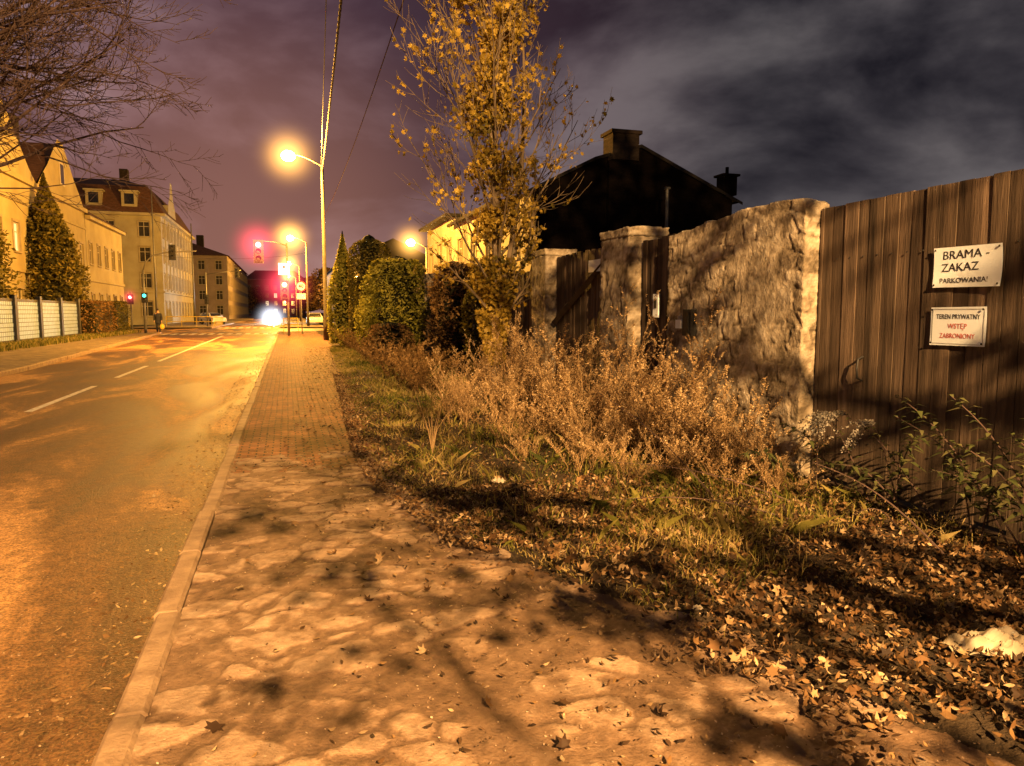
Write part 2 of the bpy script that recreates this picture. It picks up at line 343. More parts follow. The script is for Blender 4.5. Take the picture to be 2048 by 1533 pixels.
# grass
def blades(mb,x,y,z,h,w,mi=0,tint=None,lean=.6):
    n=len(x); a=rng.random(n)*6.283; la=rng.random(n)*6.283; l=h*lean*rng.random(n)
    dx,dy=np.cos(a)*w,np.sin(a)*w; lx,ly=np.cos(la)*l,np.sin(la)*l
    V=np.stack([np.stack([x-dx,y-dy,z],1),np.stack([x+dx,y+dy,z],1),np.stack([x+dx*.7+lx*.3,y+dy*.7+ly*.3,z+h*.55],1),np.stack([x+lx,y+ly,z+h*(1-.25*rng.random(n))],1),np.stack([x-dx*.7+lx*.3,y-dy*.7+ly*.3,z+h*.55],1)],1)
    mb.addnp(V.reshape(-1,3),np.arange(n*5).reshape(n,5),np.repeat(rng.random(n) if tint is None else tint,5),mi)
mb=MB(); n=85000; y=2.6+30*rng.random(n)**1.6; x=edge(y)+.02+(4.5-edge(y))*rng.random(n)
k=fbm(x*1.6,y*1.6,41)+(rng.random(n)-.5)*.3-.06*(y>5.5)>.43; k&=~((y<3.9)&(fbm(x*2,y*2,44)+(rng.random(n)-.5)*.3<.62)); k&=~((x>2.7)&(x<3.4)&(y<2.75)); x,y=x[k],y[k]; n=len(x)
hh=(.02+.15*rng.random(n)**1.5)*np.clip((x-edge(y))*1.5+.3,.3,1.3); tt=np.clip(fbm(x*1.3,y*1.3,47)*1.6-.22+(rng.random(n)-.5)*.8,0,1)
blades(mb,x,y,vz(x,y)-.01,hh,.002+.0035*(y/10),tint=tt,lean=1.7)
o=mb.obj('verge_grass',m_grass); o['kind']='stuff'; o['label']='patchy green and straw grass on the verge'; o['category']='grass'
# ---------------- stone masonry ----------------
def masonry(a,c,res=.035,cell=(.3,.3,.2),amp=.035,topf=None,seed=0,push=None):
    dims=[max(2,int(round((c[i]-a[i])/res))+1) for i in range(3)]
    ax=[np.linspace(a[i],c[i],dims[i]) for i in range(3)]
    I,J,K=np.meshgrid(*[np.arange(d) for d in dims],indexing='ij')
    shell=(I==0)|(I==dims[0]-1)|(J==0)|(J==dims[1]-1)|(K==0)|(K==dims[2]-1)
    ids=np.full(shell.shape,-1); ids[shell]=np.arange(shell.sum())
    P=np.stack([ax[0][I[shell]],ax[1][J[shell]],ax[2][K[shell]]],1)
    Nr=np.stack([(I[shell]==dims[0]-1)*1.-(I[shell]==0),(J[shell]==dims[1]-1)*1.-(J[shell]==0),(K[shell]==dims[2]-1)*1.-(K[shell]==0)],1)
    Nr/=np.linalg.norm(Nr,axis=1)[:,None]
    def face(g,flip):
        q=np.stack([g[:-1,:-1].ravel(),g[1:,:-1].ravel(),g[1:,1:].ravel(),g[:-1,1:].ravel()],1)
        return q[:,::-1] if flip else q
    F=[face(ids[0],True),face(ids[-1],False),face(ids[:,0],False),face(ids[:,-1],True),face(ids[:,:,0],True),face(ids[:,:,-1],False)]
    Q=P+seed*3.7; w=np.stack([fbm(Q[:,1]*4+Q[:,0]*3,Q[:,2]*4,1),fbm(Q[:,0]*4+Q[:,1]*3,Q[:,2]*4,2),fbm(Q[:,1]*3+Q[:,0]*3,Q[:,2]*3,3)],1)-.5
    G=(Q+w*.07)/np.array(cell); row=np.floor(G[:,2]); G[:,0]+=(row%2)*.5; G[:,1]+=(row%2)*.43+H(row,row*0,row*0,4)*.4
    F1,F2,C=worley(G,.42)
    e_=np.clip((F2-F1)/.13,0,1); e_=e_*e_*(3-2*e_)
    u_=Q[:,0]+Q[:,1]
    smear=np.clip((fbm(u_*2.3,Q[:,2]*2.3,15)-.41)*5,0,1)
    e_=e_*(1-.75*smear)+.75*smear*.85
    fn=fbm(u_*16,Q[:,2]*16,5)-.5; fm=fbm(u_*5,Q[:,2]*5,6)-.5; ff=fbm(u_*40,Q[:,2]*40,25)-.5
    disp=(e_-1)*amp+C*amp*.7*e_*(1-.7*smear)+fn*amp*1.3+fm*amp*.5+ff*amp*.8
    P=P+Nr*disp[:,None]
    if topf is not None: P[:,2]=a[2]+(P[:,2]-a[2])*topf(P[:,0],P[:,1])
    T=np.clip(.28+e_*(.12+.36*C)+fn*.8+fm*.5+ff*.6+.08*smear,0,1)
    mb=MB()
    mb.v=P.tolist(); mb.t=T.tolist(); allF=np.concatenate(F); mb.f=allF.tolist(); mb.m=[0]*len(allF)
    return mb
def walltop(x,y):
    t=np.interp(y,[5.5,5.62,6.1,6.6,6.75,7.2,7.3,8.0],[.975,1.0,1.01,1.008,.998,.99,.975,.96])
    return t+(vn(y*6,x*6,3)-.5)*.014
o=masonry((4.44,5.55,-.05),(4.70,8.0,2.56),.018,(.28,.28,.17),.011,walltop,1).obj('stone_wall',m_stonew,smooth=True)
o['label']='thick rubble stone wall end beside the wooden gate'; o['category']='wall'
def pillar(y0,y1,h,seed,lab,x0=4.42,x1=5.0):
    e=thing('stone_pillar',(4.7,(y0+y1)/2,0),lab,'pillar','stone gate pillars along the verge')
    masonry((x0,y0,-.05),(x1,y1,h-.11),.03,(.30,.30,.19),.016,None,seed).obj('shaft',m_stonew,e,True)
    masonry((x0-.015,y0-.015,h-.108),(x1+.015,y1+.015,h+.01),.03,(.5,.5,.5),.022,None,seed+5).obj('cap',m_stonew,e,True)
pillar(9.05,9.95,2.68,2,'rough stone gate pillar with slab cap beside dark door')
pillar(12.35,13.1,2.66,3,'rough stone pillar with rounded cap between old gates')
pillar(17.0,17.7,2.66,4,'weathered stone pillar between plank fence panels')
pillar(24.2,24.9,2.8,6,'weathered stone pillar half covered by hedge')
# plank panels
def planks(mb,x,y0,y1,z0,z1f,w=.14,th=.028,gap=.006,jit=.03):
    y=y0
    while y<y1-.02:
        ww=min(w*(.85+.3*R.random()),y1-y); zt=z1f(y)+(R.random()-.5)*jit; xo=(R.random()-.5)*.008; t=R.random()
        tl=(R.random()-.5)*.006
        zs=np.linspace(z0+(R.random()-.5)*.04,zt,5); vs=[];fs=[]
        for i,z in enumerate(zs):
            bw=(R.random()-.5)*.003
            vs+=[(x+xo+bw-th/2+tl*i,y,z),(x+xo+bw-th/2-.001+tl*i,y+ww/2,z),(x+xo+bw-th/2+tl*i,y+ww-gap,z),(x+xo+bw+th/2+tl*i,y+ww-gap,z),(x+xo+bw+th/2+tl*i,y,z)]
        for i in range(4):
            for k in range(5): fs.append((i*5+k,i*5+(k+1)%5,(i+1)*5+(k+1)%5,(i+1)*5+k))
        fs.append((0,1,2,3,4)); fs.append((20,24,23,22,21)); mb.add(vs,fs,0,t); y+=ww
e=thing('wooden_gate',(4.62,3.5,0),'tall weathered brown plank gate, shut, carrying two signs','gate')
mb=MB(); planks(mb,4.6,1.2,5.53,.07,lambda y:2.47+.004*(4-y),.135,jit=.008)
for z in(.46,2.01):
    y=1.25
    while y<5.45: mb.sphere((4.578,y,z),(.005,.007,.007),6,4,1); y+=.15
mb.obj('plank_leaf',[m_wood,m_dkmetal],e)
mb=MB(); mb.box((4.63,1.2,.4),(4.7,5.5,.52)); mb.box((4.63,1.2,1.95),(4.7,5.5,2.07)); mb.box((4.55,1.2,-.03),(4.66,5.5,.05)); mb.obj('rail',m_wooddk,e)
mb=MB(); mb.tube([(4.58,4.95,1.18),(4.53,4.95,1.16),(4.52,4.95,1.08),(4.53,4.95,1.0),(4.58,4.95,.98)],.009,6); mb.obj('handle',m_dkmetal,e)
def pgate(y0,y1,zt,lab,name='wooden_gate',brace=False,x=4.62):
    e=thing(name,(x,(y0+y1)/2,0),lab,'gate' if 'gate' in name else ('door' if 'door' in name else 'fence'))
    mb=MB(); planks(mb,x,y0,y1,.05,lambda y:zt,.14,jit=.04); mb.obj('plank_leaf',m_wood,e)
    mb=MB(); mb.box((x+.02,y0,.45),(x+.07,y1,.56),0,.5); mb.obj('rail',m_wooddk,e)
    mb=MB(); mb.box((x+.02,y0,zt-.4),(x+.07,y1,zt-.29)); mb.obj('rail',m_wooddk,e)
    if brace:
        mb=MB(); mb.tube([(x-.08,y0+.1,zt-.25),(x-.08,y1-.1,zt-1.15)],.06,4); mb.obj('brace',m_wooddk,e)
    return e
pgate(8.03,8.98,2.5,'narrow dark plank door between stone wall and pillar','wooden_door')
e=pgate(10.0,12.3,2.52,'old plank gate with diagonal brace, weeds in front',brace=True)
mb=MB(); mb.box((4.50,10.12,2.16),(4.52,10.6,2.34)); mb.obj('pale_board',m_signw,e)
pgate(13.15,16.95,2.35,'old brown plank fence panel between stone pillars','wooden_fence')
pgate(17.75,24.15,2.35,'long dark plank fence panel overgrown by shrubs','wooden_fence')
pgate(24.95,40,2.3,'dark plank fence behind clipped hedges','wooden_fence')
# signs
def textmesh(txt,size,mat,bold=.004):
    cu=bpy.data.curves.new('t','FONT'); cu.body=txt; cu.size=size; cu.align_x='CENTER'; cu.align_y='CENTER'; cu.extrude=.0004; cu.offset=bold; cu.resolution_u=3
    ob=bpy.data.objects.new('t',cu); col.objects.link(ob); bpy.context.view_layer.update()
    me=bpy.data.meshes.new_from_object(ob.evaluated_get(bpy.context.evaluated_depsgraph_get()))
    bpy.data.objects.remove(ob); me.materials.clear(); me.materials.append(mat)
    return me
def sidetext(e,txt,size,mat,x,yc,zc,sx=1,rot=0,bold=.0):
    me=textmesh(txt,size,mat,bold=bold)
    Mx=Matrix(((0,0,-1,x),(-1,0,0,yc),(0,1,0,zc),(0,0,0,1)))@Matrix.Rotation(rot,4,'Z')@Matrix.Diagonal((sx,1,1,1))
    me.transform(Mx); link('lettering',me,e)
def signboard(e,x,y0,y1,z0,z1,mat,warp=.012,tilt=0):
    mb=MB(); ny,nz=12,8; vs=[];fs=[]
    for s_ in(0,1):
        for i in range(ny+1):
            for j in range(nz+1):
                u=i/ny; v=j/nz; c=((u-.5)*2)**2*((v-.5)*2)**2
                xx=x-c*warp*(1 if u<.5 else .6)+(.003 if s_ else 0)
                vs.append((xx,y0+(y1-y0)*u,z0+(z1-z0)*v+tilt*(u-.5)))
    o=(ny+1)*(nz+1)
    for i in range(ny):
        for j in range(nz):
            a=i*(nz+1)+j; fs.append((a,a+1,a+nz+2,a+nz+1)); fs.append((o+a,o+a+nz+1,o+a+nz+2,o+a+1))
    mb.add(vs,fs)
    for yy_ in(y0+.018,y1-.018):
        for zz_ in(z0+.018,z1-.018): mb.sphere((x-.013,yy_,zz_+tilt*((yy_-y0)/(y1-y0)-.5)),(.004,.008,.008),8,5,1)
    mb.obj('board',[mat,m_dkmetal],e,True)
e=thing('gate_sign',(4.56,4.01,1.87),'white bent enamel sign reading brama zakaz parkowania on plank gate','sign')
signboard(e,4.562,3.74,4.28,1.725,2.01,m_signw,.012,.006)
sidetext(e,'BRAMA -',.084,m_blackp,4.5595,4.02,1.953,1.15,.01,.000)
sidetext(e,'ZAKAZ',.082,m_blackp,4.5595,4.06,1.865,1.12,.01,.000)
sidetext(e,'PARKOWANIA!',.052,m_blackp,4.5595,4.03,1.772,1.08,.0,.0002)
e=thing('private_land_sign',(4.56,4.05,1.45),'white rectangular sign with black and red lettering on plank gate','sign')
signboard(e,4.562,3.83,4.28,1.31,1.585,m_signw,.004,-.004)
sidetext(e,'TEREN PRYWATNY',.048,m_blackp,4.5603,4.055,1.515,.86,0,.0002)
sidetext(e,'WSTĘP',.052,m_redp,4.5603,4.055,1.447,.95,0,-.0003)
sidetext(e,'ZABRONIONY',.050,m_redp,4.5603,4.055,1.378,.88,0,-.0003)
mb=MB()
for a,c in(((3.845,1.322),(4.265,1.324)),((3.845,1.569),(4.265,1.571)),((3.845,1.324),(3.847,1.569)),((4.263,1.324),(4.265,1.569))): mb.box((4.5585,a[0],a[1]),(4.5597,c[0],c[1]))
mb.obj('border',m_blackp,e)
# intercom, switch plate
e=thing('intercom',(4.42,7.45,1.4),'white intercom panel with dark recessed box on stone wall','intercom')
mb=MB(); mb.box((4.36,7.32,1.28),(4.44,7.5,1.58)); mb.obj('housing',m_dkmetal,e); mb=MB(); mb.box((4.345,7.35,1.31),(4.359,7.44,1.55)); mb.obj('cover',m_black,e)
mb=MB(); mb.box((4.36,7.53,1.36),(4.43,7.66,1.46)); mb.obj('panel',m_signw,e)
e=thing('house_number_plate',(4.55,8.45,1.6),'small white plate with slot screwed to plank door','plate')
mb=MB(); mb.box((4.52,8.38,1.48),(4.545,8.52,1.78)); mb.obj('plate',m_signw,e); mb=MB(); mb.box((4.51,8.42,1.6),(4.519,8.48,1.72)); mb.obj('slot',m_dkmetal,e)
# paper
def crumple(name,c,s,lab,mat,seed):
    n=30; mb=MB(); g=np.linspace(-1,1,n); A,Bm=np.meshgrid(g,g,indexing='ij')
    fold=np.abs(((A*1.3+Bm*.7+fbm(A*1.2,Bm*1.2,seed)*1.2)%1.0)-.5)*.9+np.abs(((A*.5-Bm*1.2+.3)%1.1)-.55)*.5
    xx=c[0]+s[0]*A*(.85+.3*fbm(A+9,Bm,seed)); yy_=c[1]+s[1]*Bm*(1-.35*A*A)*(.85+.3*fbm(A,Bm,seed+4)); z=c[2]+s[2]*fold*(1-.5*np.maximum(np.abs(A),np.abs(Bm))**3)
    mb.addnp(np.stack([xx.ravel(),yy_.ravel(),z.ravel()],1),gridfaces(n,n),np.full(n*n,.5)); o=mb.obj(name,mat); o['label']=lab; o['category']='litter'
crumple('crumpled_paper',(3.0,2.38,.045),(.2,.12,.11),'crumpled off-white paper lying on leaf litter',m_paper,3)
crumple('crumpled_wrapper',(1.75,6.1,.05),(.06,.05,.07),'small crumpled pale wrapper among verge grass',m_paper,9)
crumple('crumpled_wrapper',(1.95,3.15,.05),(.03,.025,.03),'small white paper scrap in fallen leaves',m_paper,12)
# ---------------- weeds ----------------
def weedmesh(seed,h,nst,mat,spread=.25,seedsz=.018,dense=1.0,plume=True):
    r=random.Random(seed); mb=MB(); P=[];SZ=[];TT=[]
    for s_ in range(nst):
        az=r.random()*6.28; ln=r.random()*spread*1.6; hh=h*(.42+.58*r.random()); p0=Vector((math.cos(az)*.2*r.random(),math.sin(az)*.2*r.random(),-.03))
        pts=[];n=8
        for i in range(n+1):
            t=i/n; pts.append(p0+Vector((math.cos(az)*ln*hh*t**1.4+.03*(r.random()-.5),math.sin(az)*ln*hh*t**1.4+.03*(r.random()-.5),hh*t*(1-.12*ln*t))))
        mb.tube(pts,[.006*(1-.75*i/n) for i in range(n+1)],3,0,r.random()*.5,False)
        nb=int(20*dense)
        for b_ in range(nb):
            t=.15+.85*(b_+r.random())/nb; i=min(int(t*n),n-1); f=t*n-i; p=pts[i].lerp(pts[i+1],f)
            a=r.random()*6.28; L=hh*(.30*(1-t)+.05)*(.5+.9*r.random())
            q=[]; dr=r.random()*.4
            for k in range(5):
                u=k/4; q.append(p+Vector((math.cos(a)*L*.6*u,math.sin(a)*L*.6*u,L*(.75*u+(.3-dr)*u*u))))
            mb.tube(q,[.0026*(1-.6*k/4) for k in range(5)],3,0,r.random()*.6,False)
            m_=int(20*dense*(.5+L*3.4))
            for k in range(m_):
                u=.1+.9*r.random(); i2=min(int(u*4),3); pp=q[i2].lerp(q[i2+1],u*4-i2)
                P.append((pp.x+(r.random()-.5)*.026,pp.y+(r.random()-.5)*.026,pp.z+(r.random()-.5)*.03)); SZ.append(seedsz*(.4+1.0*r.random())); TT.append(min(1,max(0,.15+.6*t+.6*(r.random()-.5))))
    leafcloud(mb,np.array(P),np.array(SZ),DIA,3.0,np.array(TT))
    return mb.mesh('weed_stems',mat)
WM=[weedmesh(1,1.8,7,m_weed,.22),weedmesh(2,1.6,8,m_weed,.3),weedmesh(3,1.35,9,m_weed,.5),weedmesh(4,.85,10,m_weed,.8,.014)]
WR=[weedmesh(5,1.0,9,m_redsh,.6,.03,.8),weedmesh(6,.8,10,m_redsh,.8,.028,.8)]
WP=[(3.2,10.6,0,1.05),(3.7,11.4,0,.85),(2.9,9.6,0,1.0),(3.3,9.0,0,.98),(2.6,8.8,2,.85),(3.7,8.3,1,1.1),(3.2,7.9,2,.98),(3.95,9.6,0,.88),(3.0,10.0,2,1.05),
(3.9,6.9,1,1.1),(3.75,6.45,1,.92),(3.5,7.2,2,1.05),(4.0,7.5,0,.9),(4.15,6.2,3,1.1),(3.5,6.2,2,.7),(3.95,5.9,3,1.1),(2.9,7.2,3,1.1),(2.4,7.9,3,.85),(2.2,9.4,3,1.0),
(2.5,10.9,2,.75),(3.9,12.2,0,.78),(3.3,12.6,1,.78),(2.7,12.2,2,.78),(3.1,6.6,3,1.0),(3.6,5.4,3,.8),(3.5,10.0,1,1.0),(3.4,6.8,1,.75),(4.1,8.7,1,.9),(3.0,11.3,1,.9),
(3.3,7.5,2,.9),(3.8,7.9,1,1.0),(3.6,9.2,0,.9),(4.1,5.5,3,.9),(2.3,10.3,3,1.0),(3.7,6.9,2,.8),(3.3,8.4,2,.9),(4.1,7.0,0,.82),(3.9,10.6,1,.85),
(2.7,6.5,3,.65),(2.9,5.9,3,.65),(3.3,5.7,3,.75),(2.8,8.0,2,.8),(2.3,7.0,3,.5),(3.8,5.0,3,.6),(4.15,6.6,1,.82),(3.0,8.6,2,.9),(3.6,7.6,1,.9)]
for i,(x_,y_,k,s_) in enumerate(WP):
    o=link('dry_mugwort_plant',WM[k]); o.location=(x_,y_,.02); o.rotation_euler=((R.random()-.5)*.4,(R.random()-.5)*.4,i*1.7); s2=s_*(.88+.28*R.random()); o.scale=(s2*1.1,s2*1.1,s2)
    o['label']='tall dry brown mugwort weed gone to seed on verge'; o['category']='weed'; o['group']='dry weeds along the stone wall'
for i in range(30):
    y_=12.5+ i*.8+R.random()*.6; x_=float(edge(y_))+.8+R.random()*1.5
    o=link('rusty_shrub',WR[i%2]); o.location=(x_,y_,.0); o.rotation_euler=(0,0,i*2.3); s_=.7+.6*R.random(); o.scale=(s_,s_,s_)
    o['label']='low rusty brown shrub growing before the plank fence'; o['category']='shrub'; o['group']='low shrubs on the verge'
# pale goldenrod and leafy stems
def leafystem(name,base,tip,droop,mat_l,lab,pale=False,n=22,seed=0,ll=.11):
    r=random.Random(seed); e=thing(name,base,lab,'weed'); b=Vector(base); t=Vector(tip)
    pts=[b.lerp(t,i/10)+Vector((0,0,droop*math.sin(math.pi*i/10))) for i in range(11)]
    mb=MB(); mb.tube(pts,[.007*(1-.7*i/10) for i in range(11)],5); mb.obj('stem',m_barkdk,e)
    mb=MB()
    for k in range(n):
        u=.25+.75*k/n; i=min(int(u*10),9); p=pts[i].lerp(pts[i+1],u*10-i); d=(t-b).normalized()
        a=k*2.4; side=Vector((math.cos(a),math.sin(a),-.35+r.random()*.5))+d*.6; side.normalize(); L=ll*(.6+.7*r.random())*(1.15-u*.5)
        w=side.cross(Vector((0,0,1))).normalized()*L*.13
        mb.add([p,p+side*L*.4+w,p+side*L+Vector((0,0,-L*.4)),p+side*L*.4-w],[(0,1,2,3)],0,r.random())
    mb.obj('foliage',mat_l,e)
    if pale:
        mb=MB(); P=[]
        for j in range(9):
            dd=Vector((r.random()-.7,.3+r.random()*.7,-.2+r.random()*.45)); 
            for k in range(70):
                u=r.random(); q=t+dd*u*.3+Vector((0,0,-.22*u*u)); P.append((q.x+(r.random()-.5)*.03,q.y+(r.random()-.5)*.03,q.z+(r.random()-.5)*.03))
        leafcloud(mb,np.array(P),.02,DIA,3.0); mb.obj('seed_head',m_pale,e)
leafystem('goldenrod_plant',(4.35,3.9,0),(4.05,4.55,.78),.12,m_gweed,'leaning goldenrod with pale fluffy seed head by gate',True,seed=1)
leafystem('goldenrod_plant',(4.4,4.6,0),(4.2,4.9,.72),.06,m_gweed,'leaning goldenrod with pale fluffy seed head by gate',True,seed=2)
leafystem('goldenrod_plant',(4.3,4.2,0),(4.1,4.3,.74),.06,m_gweed,'leaning goldenrod with pale fluffy seed head by gate',True,seed=3)
for i,(b_,t_) in enumerate([((4.3,3.2,0),(3.9,3.9,.85)),((4.25,3.0,0),(3.85,3.35,.75)),((4.4,3.7,0),(3.95,3.5,.6)),((4.3,2.8,0),(3.9,3.6,.55)),((4.35,4.2,0),(3.7,4.3,.45)),((4.3,3.3,0),(4.1,3.1,.95)),((4.4,4.9,0),(4.0,5.2,.6)),((4.2,5.3,0),(3.5,5.0,.4)),((4.4,3.4,0),(4.2,4.2,.95)),((4.4,3.1,0),(4.15,3.7,1.0)),((4.35,3.6,0),(4.0,3.2,.5)),((4.35,2.9,0),(4.2,3.3,.8)),((4.4,4.4,0),(4.1,3.9,.7))]):
    leafystem('leafy_weed',b_,t_,.15,m_gweed,'arching leafy green weed leaning against plank gate',n=38,seed=10+i,ll=.16)
for i,(b_,t_) in enumerate([((3.3,5.0,0),(3.0,6.9,.75)),((3.9,4.6,0),(2.6,5.6,.28)),((3.6,4.3,0),(2.3,4.9,.15)),((4.2,5.0,.0),(3.7,4.4,.75)),((4.0,5.3,0),(3.4,6.3,.6)),((3.7,4.8,0),(3.0,4.3,.2)),((3.2,3.9,0),(2.6,3.3,.12)),((4.1,4.0,0),(3.3,3.6,.3)),((3.9,3.4,0),(3.5,4.2,.5))]):
    leafystem('dead_stalk',b_,t_,.1,m_weed,'dead dry stalk arching over verge grass',n=26,seed=40+i,ll=.03)
# sapling
e=thing('sapling',(1.45,7.6,0),'thin leafless sapling rising from verge grass','sapling'); mb=MB()
for j in range(7):
    a=j*.9; mb.tube([(1.45,7.6,.05),(1.45+.05*math.cos(a),7.6+.05*math.sin(a),.3),(1.45+.22*math.cos(a),7.6+.2*math.sin(a),.55+.05*j)],[.005,.004,.002],4)
mb.obj('twig',m_weed,e)
# ---------------- trees ----------------
def branch(mb,p,d,L,r,depth,rr,tips,up=.25,wig=.25,kids=5,ratio=.55,minr=.004,nseg=5,ang=.8):
    pts=[p.copy()];rad=[r]; dd=d.normalized()
    for i in range(nseg):
        dd=(dd+Vector((rr.random()-.5,rr.random()-.5,rr.random()-.5))*wig+Vector((0,0,up*.25))).normalized()
        p=p+dd*L/nseg; pts.append(p.copy()); rad.append(max(minr*.6,r*(1-.75*(i+1)/nseg)))
    mb.tube(pts,rad,3 if r<.012 else (4 if r<.03 else 7),0,.5,False)
    tips.append((pts,depth))
    if depth<=0: return
    for k in range(kids):
        t=.25+.75*(k+rr.random()*.8)/kids; i=min(int(t*nseg),nseg-1); q=pts[i].lerp(pts[i+1],min(1,t*nseg-i))
        ax=(pts[i+1]-pts[i]).normalized(); pr=ax.cross(Vector((rr.random()-.5,rr.random()-.5,rr.random()-.5))).normalized()
        nd=(ax*math.cos(ang)+pr*math.sin(ang)).normalized()
        branch(mb,q,nd,L*ratio*(.6+.7*rr.random())*(1.2-.5*t),max(minr,r*.45*(1-.4*t)),depth-1,rr,tips,up,wig,kids,ratio,minr,max(3,nseg-1),ang)
# autumn tree
rr=random.Random(11); e=thing('autumn_tree',(3.7,13.1,0),'slender half-bare tree with yellow brown autumn leaves on verge','tree')
mb=MB(); tips=[]; tp=[]
for i in range(14):
    t=i/13; tp.append(Vector((3.7+.10*math.sin(t*5)-.22*t,13.1+.08*math.cos(t*6),9.0*t)))
mb.tube(tp,[.10*(1-.85*i/13)+.008 for i in range(14)],9)
tp2=[tp[2]+Vector((0,0,-.1)),Vector((3.95,13.0,2.6)),Vector((4.15,12.9,4)),Vector((4.2,12.9,5.6)),Vector((4.15,12.9,7.2))]; mb.tube(tp2,[.06,.05,.04,.025,.01],7)
z=1.3;k=0
LP=[];
while z<8.9:
    t=z/9; i=min(int(t*13),12); p=tp[i].lerp(tp[i+1],t*13-i); a=k*2.4+rr.random()*.5; 
    inc=math.radians(56-24*t+(rr.random()-.5)*15); L=np.interp(z,[1.1,2.2,3.5,5.5,7.5,9],[1.2,2.8,2.8,2.1,1.0,.5])*(.75+.45*rr.random())
    branch(mb,p,Vector((math.cos(a)*math.sin(inc),math.sin(a)*math.sin(inc),math.cos(inc))),L,.026*(1.3-t),2,rr,tips,.45,.28,6,.42,.0055,6,.6); z+=.15;k+=1
mb.obj('trunk',m_bark,e)
for pts,dp in tips:
    for j in range(len(pts)-1):
        for q in range(8):
            u=rr.random(); p=pts[j].lerp(pts[j+1],u); rd=math.hypot(p.x-3.6,p.y-13.1)
            cl=vn(np.array([p.x*2.6+p.y*.9]),np.array([p.z*2.6]),5)[0]
            pr=np.interp(rd,[0,.4,.75,1.1,2.2],[.95,.7,.22,.06,.06])*(2.0*max(0,cl-.2))
            if rr.random()<pr*.85: LP.append((p.x+(rr.random()-.5)*.12,p.y+(rr.random()-.5)*.12,p.z-.08*rr.random()))
for q in range(7500):
    z=.6+6.2*rr.random()**1.4; a=rr.random()*6.28; rd=(.20+.38*vn(np.array([z*1.3]),np.array([2.]),8)[0])*rr.random()**.6; x_=3.68+rd*math.cos(a); y_=13.1+rd*math.sin(a)
    if vn(np.array([x_*3+y_]),np.array([z*3]),55)[0]>.38: LP.append((x_,y_,z))
LP=np.array(LP); print('LEAVES',len(LP))
mb=MB(); leafcloud(mb,LP,.055+.06*rng.random(len(LP)),MAPLE,2.8,np.clip(fbm(LP[:,0]*1.5,LP[:,2]*1.5,3)*1.3-.15+(rng.random(len(LP))-.5)*.7,0,1)); mb.obj('crown',m_tleaf,e)
# bare tree left
rr=random.Random(5); tx,ty=-9.9,19.8; e=thing('bare_tree',(tx,ty,0),'large leafless spreading tree with drooping twigs over the street','tree')
mb=MB(); tips=[]; trp=[Vector((tx,ty,-.1)),Vector((tx+.1,ty,1.5)),Vector((tx,ty-.1,3.2)),Vector((tx+.2,ty,5)),Vector((tx+.2,ty,7.5))]
mb.tube(trp,[.36,.28,.25,.2,.12],10)
mb.obj('trunk',m_barkdk,e); mb=MB()
for k in range(30):
    a=-.9+ (k%9)*.25+rr.random()*.2 if k<25 else rr.random()*6.28
    zz=3.0+5.0*rr.random(); inc=math.radians(56+36*rr.random())
    branch(mb,Vector((tx+.1,ty,zz)),Vector((math.cos(a)*math.sin(inc),math.sin(a)*math.sin(inc),math.cos(inc))),(6.2+2.1*rr.random()) if k<25 else 4.5,.07,3,rr,tips,.12,.35,6,.42,.0095,6,.62)
mb.obj('crown',m_barkdk,e)
# street tree behind the camera on verge
rr=random.Random(9); e=thing('street_tree',(3.1,-3.4,0),'thin half-bare street tree standing on leafy verge','tree')
mb=MB(); tips=[]; tr=[Vector((3.1,-3.4,-.1)),Vector((3.0,-3.4,2)),Vector((2.7,-3.4,4)),Vector((2.5,-3.3,7.4))]; mb.tube(tr,[.13,.1,.08,.03],9)
for k in range(38):
    a=k*2.4; zz=2.2+.135*k; inc=math.radians(74-1.0*k); p=Vector((2.75,-3.4,zz))
    branch(mb,p,Vector((math.cos(a)*math.sin(inc),math.sin(a)*math.sin(inc),math.cos(inc))),3.2 if k<20 else 2.6,.035,2,rr,tips,.3,.3,6,.42,.010,5,.7)
mb.obj('trunk',m_bark,e)
LP=[]
for pts,dp in tips:
    for j in range(len(pts)-1):
        for q in range(3):
            p=pts[j].lerp(pts[j+1],rr.random())
            th=.40 if p.x>2.6 else .60
            if vn(np.array([p.x*2.4+p.y*1.1]),np.array([p.z*4.0+p.x]),77)[0]>th and rr.random()<.65: LP.append((p.x+(rr.random()-.5)*.15,p.y+(rr.random()-.5)*.15,p.z))
LP=np.array(LP); mb=MB(); leafcloud(mb,LP,.07+.06*rng.random(len(LP)),MAPLE,2.8); mb.obj('crown',m_tleaf,e)
